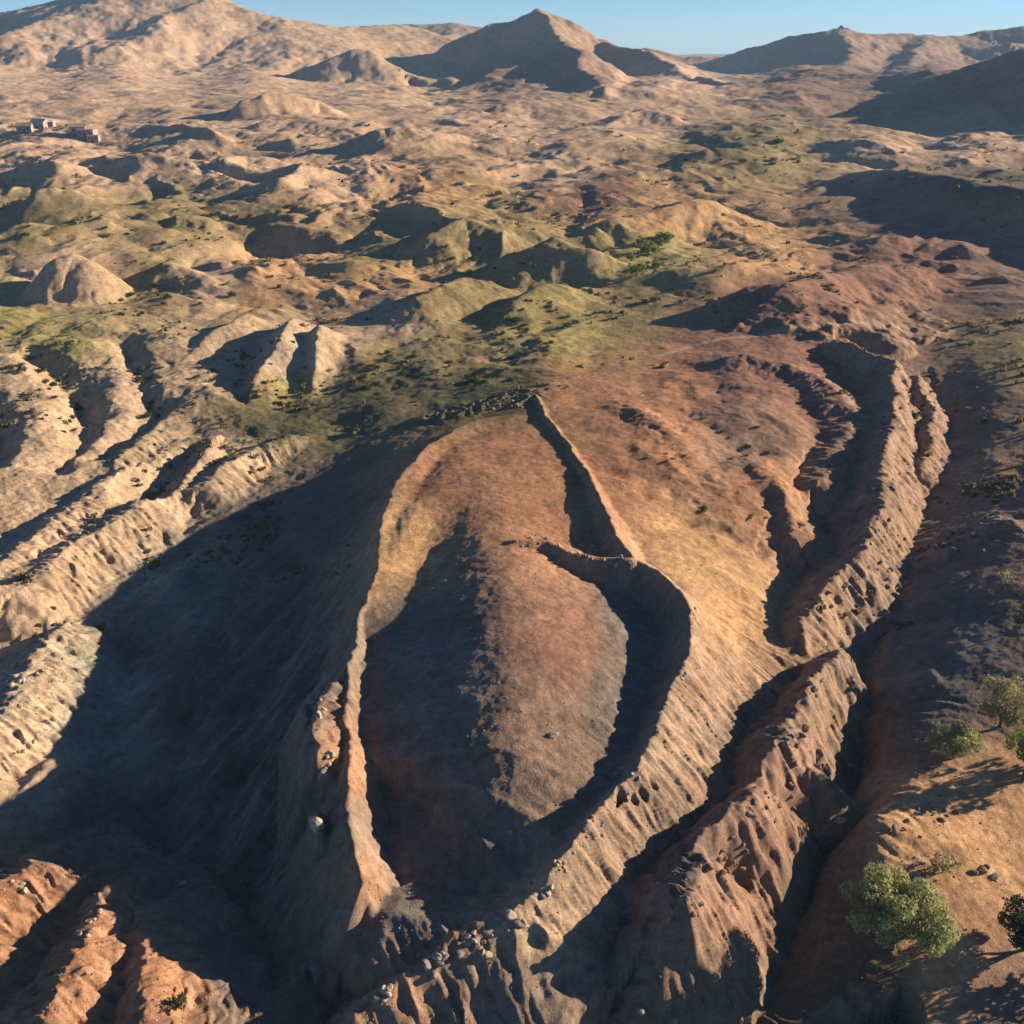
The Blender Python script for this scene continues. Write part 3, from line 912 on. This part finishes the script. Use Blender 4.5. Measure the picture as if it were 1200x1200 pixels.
def tube(V_, F_, p0, p1, r0, r1, n=7):
    p0, p1 = Vector(p0), Vector(p1)
    d = (p1 - p0).normalized()
    a = d.orthogonal().normalized()
    b = d.cross(a)
    k = len(V_)
    for p, r in ((p0, r0), (p1, r1)):
        for i in range(n):
            t = 2 * math.pi * i / n
            V_.append(tuple(p + a * (r * math.cos(t)) + b * (r * math.sin(t))))
    for i in range(n):
        j = (i + 1) % n
        F_.append((k + i, k + j, k + n + j, k + n + i))
    F_.append(tuple(range(k + n, k + 2 * n)))


def leaf_cloud(rng, lobes, per_m2, size):
    """leaf-sized quads in clumps spread through the lobes' shells"""
    V_, F_ = [], []
    for (c, r) in lobes:
        n = int(per_m2 * 4 * math.pi * ((r[0] * r[1] + r[0] * r[2] + r[1] * r[2]) / 3))
        for _ in range(n):
            d = Vector((rng.gauss(0, 1), rng.gauss(0, 1), rng.gauss(0, 1))).normalized()
            q = rng.random() ** .45
            q = .35 + .72 * q
            p = Vector((c[0] + d.x * r[0] * q, c[1] + d.y * r[1] * q, c[2] + d.z * r[2] * q))
            if p.z < .15:
                continue
            nrm = (d + Vector((rng.gauss(0, .6), rng.gauss(0, .6), rng.gauss(.2, .6)))).normalized()
            a = nrm.orthogonal().normalized()
            a.rotate(Matrix.Rotation(rng.random() * 6.28, 3, nrm))
            b = nrm.cross(a)
            s_ = size * rng.uniform(.6, 1.35)
            k = len(V_)
            for (i, j) in ((-1, 0), (0, -.55), (1, 0), (0, .55)):
                V_.append(tuple(p + a * (i * s_) + b * (j * s_)))
            F_.append((k, k + 1, k + 2, k + 3))
    return V_, F_


def tree(name, u, v, width, height, label, mat, seed, cat='tree', group=None, stem=.25, per=9, size=.2, at=None, lobes_n=16):
    rng = random.Random(seed)
    if at is None:
        x, y, z, _ = hit(u, v)
    else:
        x, y = at
        z = ground(x, y)
    t = empty(name, (x, y, z - .05), label, cat, group, rng.random() * 6.28)
    V_, F_ = [], []
    hs = height * stem
    r0 = .035 * height
    tips = []
    tube(V_, F_, (0, 0, -.4), (.05, .03, hs), r0, r0 * .75)
    for i in range(5):
        an = i * 1.257 + rng.uniform(-.4, .4)
        rad = width * rng.uniform(.18, .3)
        m = (math.cos(an) * rad * .5, math.sin(an) * rad * .5, hs + (height - hs) * .3)
        e = (math.cos(an) * rad, math.sin(an) * rad, hs + (height - hs) * rng.uniform(.5, .75))
        tube(V_, F_, (.05, .03, hs * .9), m, r0 * .55, r0 * .38, 6)
        tube(V_, F_, m, e, r0 * .38, r0 * .15, 5)
        tips.append(e)
    child('trunk', mesh_from('trunk', V_, F_, M_BARK, True), t)
    lobes = []
    cz = hs + (height - hs) * .44
    for i in range(lobes_n):
        d = Vector((rng.gauss(0, 1), rng.gauss(0, 1), rng.gauss(0, .9))).normalized()
        q = rng.uniform(.5, 1.12)
        c = (d.x * width * .35 * q, d.y * width * .35 * q, cz + d.z * (height - hs) * .36 * q)
        rr_ = width * rng.uniform(.055, .135)
        lobes.append((c, (rr_, rr_ * rng.uniform(.8, 1.1), rr_ * rng.uniform(.6, .9))))
    lobes.append(((0, 0, cz), (width * .2, width * .2, (height - hs) * .24)))
    V_, F_ = leaf_cloud(rng, lobes, per, size)
    child('crown', mesh_from('crown', V_, F_, mat), t)
    return t


# trees by the stream
tree('willow_tree', 1046, 1112, 13.0, 9.0, 'largest bushy willow, olive green, on the orange bank beside the stream bed', M_LEAF, 1, stem=.1, per=26, size=.17, lobes_n=44)
tree('willow_tree', 1116, 889, 8.0, 6.0, 'small round green willow above a strip of sunlit orange earth', M_LEAF, 2, stem=.1, per=26, size=.16, lobes_n=26)
tree('willow_tree', 1172, 852, 9.0, 8.0, 'tall pale yellow-green willow beside the small round willow', M_LEAFP, 3, stem=.12, per=24, size=.16, lobes_n=26)
tree('willow_tree', 1199, 914, 6.0, 8.0, 'slender fresh green tree with a pale bare trunk', M_LEAFB, 4, stem=.3, per=24, size=.16, lobes_n=24)
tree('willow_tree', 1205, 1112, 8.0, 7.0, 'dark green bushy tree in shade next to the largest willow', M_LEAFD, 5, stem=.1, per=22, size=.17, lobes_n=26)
tree('shrub', 1104, 1022, 4.2, 2.4, 'low pale green shrub just behind the largest willow', M_LEAFP, 6, cat='shrub', stem=.1, per=16, size=.16)
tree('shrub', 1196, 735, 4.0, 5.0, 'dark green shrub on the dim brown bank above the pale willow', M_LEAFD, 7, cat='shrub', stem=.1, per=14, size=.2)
tree('shrub', 1178, 690, 5.0, 4.0, 'bleached half bare shrub on the dim brown bank', M_LEAFP, 8, cat='shrub', stem=.15, per=4, size=.16)
tree('shrub', 210, 1182, 2.6, 2.2, 'lone dark shrub on the orange slope at the valley foot', M_LEAFD, 9, cat='shrub', stem=.1, per=18, size=.15)
# green trees along the brook
for i, (u, v, w_, h_, lb) in enumerate([
        (746, 322, 9, 5, 'broad bright green bush, lowest in the green strip along the far brook'),
        (760, 300, 10, 6, 'fullest bright green tree halfway up the green strip along the far brook'),
        (776, 284, 12, 5, 'wide low green bush at the upper end of the green strip along the brook'),
        (740, 306, 6, 4, 'small green bush leaning out of the green strip along the far brook'),
        (768, 314, 8, 4, 'low green bush beside pale bare ground along the far brook'),
        (752, 290, 7, 5, 'narrow green tree between two wider ones along the far brook')]):
    tree('green_tree', u, v, w_, h_, lb, M_LEAFB, 20 + i, group='green trees along the far brook', stem=.06, per=5, size=.36)
# trees standing just beyond, whose shadows fall across the bank
for i, (x, y, w_, h_) in enumerate([(60.0, 74.0, 7, 8), (58.0, 66.0, 8, 7), (76.0, 104.0, 8, 9)]):
    tree('willow_tree', 0, 0, w_, h_, 'green willow on the bank whose long shadow crosses the orange earth', M_LEAF, 40 + i, group='willows shading the bank', stem=.14, per=8, size=.3, at=(x, y))


# ------------------------------------------------------------------ shrubs of the scrubland
def shrub_mesh(seed, mat):
    rng = random.Random(seed)
    lobes = []
    for i in range(6):
        a = rng.random() * 6.28
        q = rng.uniform(.1, .6)
        r_ = rng.uniform(.3, .5)
        lobes.append(((math.cos(a) * q, math.sin(a) * q, rng.uniform(.25, .6)), (r_, r_, r_ * .8)))
    V_, F_ = leaf_cloud(rng, lobes, 22, .13)
    return mesh_from('shrub', V_, F_, mat)


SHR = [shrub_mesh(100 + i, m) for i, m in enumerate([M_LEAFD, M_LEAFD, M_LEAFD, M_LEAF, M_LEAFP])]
rng = random.Random(5)
shrub_zones = [
    # label, group, mesh choices, list of (u, v, spread u, spread v, count, size)
    ('dark green shrub in the winding gullies of the pale badland', 'shrubs in the badland gullies', (0, 1, 2),
     [(60, 455, 10, 10, 7, 1.3), (90, 490, 6, 14, 8, 1.3), (20, 432, 16, 8, 7, 1.5), (165, 440, 8, 12, 6, 1.3), (180, 475, 8, 12, 7, 1.2), (230, 440, 30, 14, 7, 1.0)]),
    ('low olive shrub on the green slope behind the tip of the boat-shaped mound', 'shrubs behind the mound tip', (0, 1, 3),
     [(470, 430, 60, 12, 22, 1.2), (420, 450, 50, 12, 14, 1.2), (560, 445, 50, 8, 14, 1.1), (600, 400, 60, 12, 10, 1.2)]),
    ('dark shrub in the hollows of the olive hummocks farther off', 'shrubs among the far hummocks', (0, 1, 2, 3),
     [(620, 380, 50, 8, 8, 1.7), (600, 240, 20, 10, 6, 2.2), (180, 350, 60, 14, 8, 1.8), (560, 300, 40, 14, 8, 2.0), (900, 190, 60, 8, 8, 2.8), (300, 250, 60, 14, 7, 2.2), (100, 270, 60, 14, 7, 2.2), (750, 350, 50, 10, 7, 1.8), (880, 165, 60, 5, 6, 3)]),
    ('small dark shrub on the brown slope right of the sandy ridge', 'shrubs beside the sandy ridge', (0, 2, 4),
     [(1130, 400, 40, 8, 12, 1.1), (1150, 470, 30, 40, 12, .8), (1090, 450, 8, 14, 4, .9)]),
    ('small scrubby shrub on the golden field beside the mound rim', 'shrubs on the golden field', (0, 2, 4),
     [(760, 540, 30, 20, 5, .6), (870, 520, 50, 30, 9, .8), (900, 600, 40, 20, 7, .8), (830, 600, 20, 12, 3, .8)]),
]
for (lb, gp, ch, spots) in shrub_zones:
    for (u, v, su, sv, n, size) in spots:
        for _ in range(n):
            uu = max(4, min(1190, rng.gauss(u, su * .6)))
            vv = rng.gauss(v, sv * .6)
            x, y, z, t = hit(uu, vv)
            o = bpy.data.objects.new('shrub', SHR[rng.choice(ch)])
            k = size * rng.uniform(.6, 1.4)
            o.location = (x, y, z - .06 * k)
            o.rotation_euler = (0, 0, rng.random() * 6.28)
            o.scale = (k * rng.uniform(.8, 1.3), k, k * rng.uniform(.6, 1.0))
            o['label'] = lb
            o['category'] = 'shrub'
            o['group'] = gp
            col.objects.link(o)


# ------------------------------------------------------------------ boulders and stones
import bmesh


def rock_mesh(seed, mat, flat=.7):
    rng_ = random.Random(seed)
    bm = bmesh.new()
    bmesh.ops.create_icosphere(bm, subdivisions=2, radius=.5)
    planes = []
    for i in range(9):
        planes.append((Vector((rng_.gauss(0, 1), rng_.gauss(0, 1), rng_.gauss(0, 1))).normalized(), rng_.uniform(.26, .42)))
    ax = (rng_.uniform(.8, 1.3), rng_.uniform(.7, 1.0), flat * rng_.uniform(.8, 1.2))
    for v_ in bm.verts:
        for (n_, d_) in planes:
            q = v_.co.dot(n_) - d_
            if q > 0:
                v_.co -= n_ * q * .9
        v_.co += Vector((rng_.uniform(-1, 1), rng_.uniform(-1, 1), rng_.uniform(-1, 1))) * .02
        v_.co = Vector((v_.co.x * ax[0], v_.co.y * ax[1], v_.co.z * ax[2]))
    me_ = bpy.data.meshes.new('boulder')
    bm.to_mesh(me_)
    bm.free()
    me_.materials.append(mat)
    return me_


RP = [rock_mesh(200 + i, M_STONE) for i in range(5)]
RR = [rock_mesh(220 + i, M_STONER) for i in range(5)]
RG = [rock_mesh(240 + i, M_STONEG) for i in range(4)]
RT = [rock_mesh(260 + i, M_STONE, 1.3) for i in range(3)]


def boulder(u, v, size, mesh, label, group=None, rng_=rng, name='boulder', sink=.22, cat='boulder', part_of=None):
    x, y, z, t = hit(u, v)
    o = bpy.data.objects.new(name, mesh)
    o.location = (x, y, z + size * (.25 - sink))
    o.rotation_euler = (rng_.uniform(-.3, .3), rng_.uniform(-.3, .3), rng_.random() * 6.28)
    size *= .85
    o.scale = (size * rng_.uniform(.8, 1.2), size * rng_.uniform(.8, 1.2), size * rng_.uniform(.75, 1.1))
    if part_of is not None:
        o.name = 'stone'
        o.parent = part_of
    else:
        o['label'] = label
        o['category'] = cat
        if group:
            o['group'] = group
    col.objects.link(o)
    return o


# stones that can be told apart
boulder(648, 862, 1.5, RP[0], 'single pale boulder on the sunlit side of the central ridge')
boulder(372, 968, 2.2, RT[0], 'narrow pale rock standing in the shade left of the thin rim wall')
boulder(215, 1036, 1.3, RP[1], 'small white stone on the shaded valley floor')
boulder(375, 1142, 2.8, RG[0], 'grey rock outcrop rising from the shade below the mound')
boulder(98, 1028, .9, RP[2], 'small pale stone at the edge of the orange bank')
boulder(206, 972, .6, RP[3], 'tiny pale stone beside the dark track in the valley')
boulder(584, 800, .5, RP[4], 'tiny pale stone on the shaded side of the central ridge')
boulder(985, 962, 1.5, RP[0], 'pale boulder in the dark stream bed')
boulder(752, 1185, 1.2, RP[2], 'pale stone in the black shade below the craggy ridge')
boulder(1170, 606, 1.6, RP[3], 'bright pale boulder at the head of the dark stream')
sets = [
    ('pale stone in the band crossing the boat-shaped mound', 'stones of the crossing band', RP + RT, [(604, 634, .9), (622, 631, 1.0), (640, 632, .8), (655, 640, .9), (668, 648, 1.1), (678, 650, 1.0), (690, 650, 1.3), (700, 646, 1.0), (708, 656, 1.0), (715, 652, 1.1), (728, 654, 1.0), (738, 658, 1.0), (646, 644, .7), (686, 660, .8), (612, 640, .7), (722, 664, .8), (694, 640, .9)] + [(rng.uniform(600, 745), 0, rng.uniform(.3, .75)) for _ in range(26)]),
    ('broken rock on the spur at the closed end of the mound', 'rocks on the spur', RP + RG, None, [(600, 1078, 14, 8, 10, 1.0), (560, 1100, 26, 12, 14, 1.0), (510, 1125, 24, 14, 12, .9), (450, 1165, 26, 14, 12, .8), (640, 1050, 14, 10, 6, .8)]),
    ('reddish broken rock on the craggy ridge beside the stream', 'rocks on the craggy ridge', RR + RG, None, [(950, 800, 14, 14, 8, 1.0), (940, 870, 20, 20, 10, 1.0), (900, 940, 24, 24, 14, .9), (850, 1010, 26, 26, 16, .9), (805, 1065, 20, 16, 12, .8)]),
    ('sandy broken rock on the long ridge between the dark gullies', 'rocks on the sandy ridge', RP + RR, None, [(1030, 620, 16, 14, 8, 1.0), (960, 710, 16, 16, 8, 1.0), (1040, 500, 14, 40, 10, 1.0), (1050, 430, 20, 14, 6, 1.2)]),
    ('crumbled pale block on the crest of the sunlit rim wall', 'blocks on the sunlit rim crest', RP, None, [(812, 735, 3, 22, 12, .5), (800, 785, 4, 22, 12, .5), (776, 845, 8, 22, 12, .5), (738, 910, 12, 16, 14, .55), (690, 968, 14, 16, 14, .5), (655, 1012, 10, 14, 10, .5)]),
    ('pale block of the standing outcrop beside the thin rim wall', 'blocks of the standing outcrop', RT + RP, None, [(372, 840, 8, 12, 5, 1.2), (380, 890, 8, 14, 6, 1.1)]),
    ('cream stone on the crumbling ridge across the shaded valley', 'stones on the cream ridge', RP, None, [(30, 800, 16, 24, 12, .9), (30, 870, 16, 20, 8, .8), (110, 1080, 14, 26, 8, .7), (20, 1040, 20, 14, 6, .8)]),
    ('dark stone lying in the shaded stream bed', 'stones in the stream bed', RG, None, [(1010, 800, 14, 24, 8, .9), (1000, 900, 14, 30, 8, .9), (1045, 680, 12, 24, 8, 1.0), (970, 1000, 14, 24, 6, .9)]),
    ('brown stone on the orange bank between the willows', 'stones between the willows', RG + RR, None, [(1100, 950, 24, 12, 12, .7), (1050, 970, 24, 10, 8, .7), (1150, 1020, 16, 8, 5, .9)]),
    ('dark red rock in the jumble at the tip of the mound', 'rocks at the mound tip', RR + RG, None, [(590, 476, 26, 6, 14, 1.0), (540, 484, 24, 6, 8, 1.0), (612, 466, 12, 5, 6, 1.0)]),
]
for st in sets:
    lb, gp, ms = st[0], st[1], st[2]
    po = {'stones of the crossing band': stone_band, 'blocks on the sunlit rim crest': rim_sun}.get(gp)
    if st[3]:
        for (u, v, size) in st[3]:
            if not v:
                v = float(np.interp(u, [600, 640, 670, 700, 745], [634, 634, 647, 652, 660])) + rng.gauss(0, 4)
            boulder(u, v, size, rng.choice(ms), lb, gp, part_of=po)
    else:
        for (u, v, su, sv, n, size) in st[4]:
            for _ in range(n):
                boulder(rng.gauss(u, su * .6), rng.gauss(v, sv * .6), size * rng.uniform(.5, 1.5), rng.choice(ms), lb, gp, part_of=po)

# small scattered stones, too many to count: one object
V_, F_ = [], []
base = []
for me_ in (RP[0], RR[1], RG[2]):
    base.append(([tuple(v_.co) for v_ in me_.vertices], [tuple(p.vertices) for p in me_.polygons]))
ico = bmesh.new()
bmesh.ops.create_icosphere(ico, subdivisions=1, radius=.5)
icov = np.array([v_.co[:] for v_ in ico.verts])
icof = [tuple(v_.index for v_ in f_.verts) for f_ in ico.faces]
ico.free()
nr = np.random.default_rng(3)
VV, FF = [], []
cnt = 0
for _ in range(5200):
    v = 420 + 780 * nr.random() ** .8
    u = 1200 * nr.random()
    x, y, _z = W(u, v, 0)
    if N1[min(NR - 1, np.searchsorted(ys, y)), 0] > 9:
        continue
    z = ground(x, y)
    s_ = .09 + .26 * nr.random() ** 3
    vv = icov * s_ * (1 + .5 * (nr.random((len(icov), 1)) - .5)) * np.array([1, 1, .7])
    VV.append(vv + np.array([x, y, z]))
    FF += [tuple(i + cnt for i in f_) for f_ in icof]
    cnt += len(icov)
me_ = mesh_from('loose_stones', np.concatenate(VV).tolist(), FF, M_PEB)
o = bpy.data.objects.new('loose_stones', me_)
o['kind'] = 'stuff'
o['label'] = 'loose small stones scattered over the dry ground'
o['category'] = 'stones'
col.objects.link(o)


# dry tufts and thorn scrub, too many to count: one object
VV, FF = [], []
cnt = 0
nr = np.random.default_rng(8)
hull_x = np.array([p[0] for p in rim_right + rim_left[::-1]])
tries = 0
while len(FF) < 2200 * 7 and tries < 30000:
    tries += 1
    u = 1220 * nr.random() - 10
    v = 190 + 500 * nr.random()
    x, y, _z = W(u, v, 0)
    if (420 < u < 830 and v > 470) or (680 < u < 960 and v > 440):
        continue
    j = min(NR - 2, int(np.searchsorted(ys, y)))
    i = min(NC - 2, max(0, int(np.searchsorted(ss, x / hw[j]))))
    if pn[j, i] + .6 * pn2[j, i] < .18 + .25 * nr.random() or slope[j, i] > .8:
        continue
    z = Z[j, i]
    k = (.22 + .5 * nr.random() ** 2) * (1 + y / 420)
    for q in range(7):
        a = nr.random() * 6.28
        c_, s_ = math.cos(a), math.sin(a)
        r_ = k * (.5 + .5 * nr.random())
        ox, oy = (nr.random(2) - .5) * k * 1.1
        hh = k * (.5 + .5 * nr.random())
        VV += [(x + ox - c_ * r_ * .5, y + oy - s_ * r_ * .5, z - .05), (x + ox + c_ * r_ * .5, y + oy + s_ * r_ * .5, z - .05), (x + ox + c_ * r_ * .4 - s_ * .2 * r_, y + oy + s_ * r_ * .4 + c_ * .2 * r_, z + hh), (x + ox - c_ * r_ * .4 - s_ * .2 * r_, y + oy - s_ * r_ * .4 + c_ * .2 * r_, z + hh * .8)]
        FF.append((cnt, cnt + 1, cnt + 2, cnt + 3))
        cnt += 4
M_SCRUB = leaf_material('dry_scrub', (.10, .085, .035), (.24, .19, .08))
o = bpy.data.objects.new('dry_scrub', mesh_from('dry_scrub', VV, FF, M_SCRUB))
o['kind'] = 'stuff'
o['label'] = 'dry tufts and thorn scrub dotted over the hills'
o['category'] = 'scrub'
col.objects.link(o)

# ------------------------------------------------------------------ houses of the far village
def house(u, v, w_, d_, h_, rz, roofmat, label, gable=True):
    x, y, z, t = hit(u, v)
    e = empty('house', (x, y, z - .3), label, 'house', 'houses of the far village', rz)
    hx, hy = w_ / 2, d_ / 2
    V_ = [(-hx, -hy, 0), (hx, -hy, 0), (hx, hy, 0), (-hx, hy, 0), (-hx, -hy, h_), (hx, -hy, h_), (hx, hy, h_), (-hx, hy, h_)]
    F_ = [(0, 1, 5, 4), (1, 2, 6, 5), (2, 3, 7, 6), (3, 0, 4, 7), (4, 5, 6, 7)]
    rh = h_ * .45
    if gable:
        V_ += [(-hx, 0, h_ + rh), (hx, 0, h_ + rh)]
        F_ += [(4, 7, 8), (5, 9, 6)]
    child('wall', mesh_from('wall', V_, F_, M_WALL), e)
    ov = .35
    if gable:
        th = .18
        V_ = []
        for sgn in (-1, 1):
            V_ += [(-hx - ov, sgn * (hy + ov), h_ - .1), (hx + ov, sgn * (hy + ov), h_ - .1)]
        V_ += [(-hx - ov, 0, h_ + rh + .06), (hx + ov, 0, h_ + rh + .06)]
        V_ = V_ + [(a, b, c + th) for (a, b, c) in V_]
        F_ = [(0, 1, 5, 4), (2, 4, 5, 3), (6, 10, 11, 7), (8, 9, 11, 10), (0, 6, 7, 1), (2, 3, 9, 8), (0, 4, 10, 6), (2, 8, 10, 4), (1, 7, 11, 5), (3, 5, 11, 9)]
    else:
        a, b = hx + ov, hy + ov
        V_ = [(-a, -b, h_ + .02), (a, -b, h_ + .02), (a, b, h_ + .02), (-a, b, h_ + .02), (-a, -b, h_ + .35), (a, -b, h_ + .35), (a, b, h_ + .35), (-a, b, h_ + .35)]
        F_ = [(0, 1, 5, 4), (1, 2, 6, 5), (2, 3, 7, 6), (3, 0, 4, 7), (4, 5, 6, 7), (0, 3, 2, 1)]
    child('roof', mesh_from('roof', V_, F_, roofmat), e)

    def pane(nm, cx, cz, ww, hh, dep_=.08):
        yv = -hy
        V2 = [(cx - ww, yv - dep_, cz - hh), (cx + ww, yv - dep_, cz - hh), (cx + ww, yv - dep_, cz + hh), (cx - ww, yv - dep_, cz + hh),
              (cx - ww, yv + .02, cz - hh), (cx + ww, yv + .02, cz - hh), (cx + ww, yv + .02, cz + hh), (cx - ww, yv + .02, cz + hh)]
        F2 = [(0, 1, 2, 3), (0, 4, 5, 1), (1, 5, 6, 2), (2, 6, 7, 3), (3, 7, 4, 0)]
        child(nm, mesh_from(nm, V2, F2, M_WIN), e)
    pane('window', -hx * .55, h_ * .58, .55, .6)
    pane('window', hx * .55, h_ * .58, .55, .6)
    pane('door', 0, 1.25, .55, 1.1)


house(30, 155, 9, 7, 4.2, .2, M_ROOF, 'low village house under a red-brown roof at the edge of the far village')
house(48, 151, 10, 7, 4.5, -.25, M_ROOFG, 'village house with a grey metal roof beside a dark hollow')
house(58, 149, 7, 6, 3.6, .1, M_ROOFG, 'small village shed with a grey flat roof', gable=False)
house(92, 156, 9, 7, 4.2, .3, M_ROOF, 'plastered village house with a red-brown roof on open ground')
house(103, 160, 11, 7, 4.4, -.1, M_WALL, 'pale flat-roofed village house, lowest on the slope', gable=False)
house(110, 165, 7, 6, 3.4, .15, M_WALL, 'tiny pale village hut below the flat-roofed house', gable=False)

# crag on top of the far range
x, y, z = D(985, 37, 2150)
e = empty('rock_crag', (x, y, ground(x, y) - 3), 'small dark rock crag on the top of the far blue range', 'crag')
me_ = rock_mesh(300, M_STONEG, 1.2)
for nm, sc_, off in (('summit_block', (15, 13, 13), (0, 0, 3)), ('side_block', (14, 12, 8), (11, 2, 1)), ('side_block', (14, 10, 7), (-11, -2, 0))):
    c_ = child(nm, me_, e)
    c_.scale = sc_
    c_.location = off

# ------------------------------------------------------------------ air
hz = bpy.data.meshes.new('haze')
xw = float(np.abs(X).max()) + 40
zt = float(Z.max()) + 25
zb = float(Z.min()) - 1.0
y0_, y1_ = -30.0, float(ys[-1]) + 30
zt = max(zt, H + 12)
hz.from_pydata([(-xw, y0_, zb), (xw, y0_, zb), (xw, y1_, zb), (-xw, y1_, zb), (-xw, y0_, zt), (xw, y0_, zt), (xw, y1_, zt), (-xw, y1_, zt)], [],
               [(0, 3, 2, 1), (4, 5, 6, 7), (0, 1, 5, 4), (1, 2, 6, 5), (2, 3, 7, 6), (3, 0, 4, 7)])
mh = bpy.data.materials.new('haze')
mh.use_nodes = True
nt = mh.node_tree
for n_ in list(nt.nodes):
    if n_.type == 'BSDF_PRINCIPLED':
        nt.nodes.remove(n_)
pv = nt.nodes.new('ShaderNodeVolumePrincipled')
pv.inputs['Color'].default_value = (.45, .72, 1.0, 1)
pv.inputs['Density'].default_value = 7.5e-5
pv.inputs['Anisotropy'].default_value = 0.0
nt.links.new(pv.outputs[0], nt.nodes['Material Output'].inputs['Volume'])
hz.materials.append(mh)
o = bpy.data.objects.new('haze', hz)
o['kind'] = 'stuff'
o['label'] = 'thin blue haze over the far hills'
o['category'] = 'haze'
col.objects.link(o)
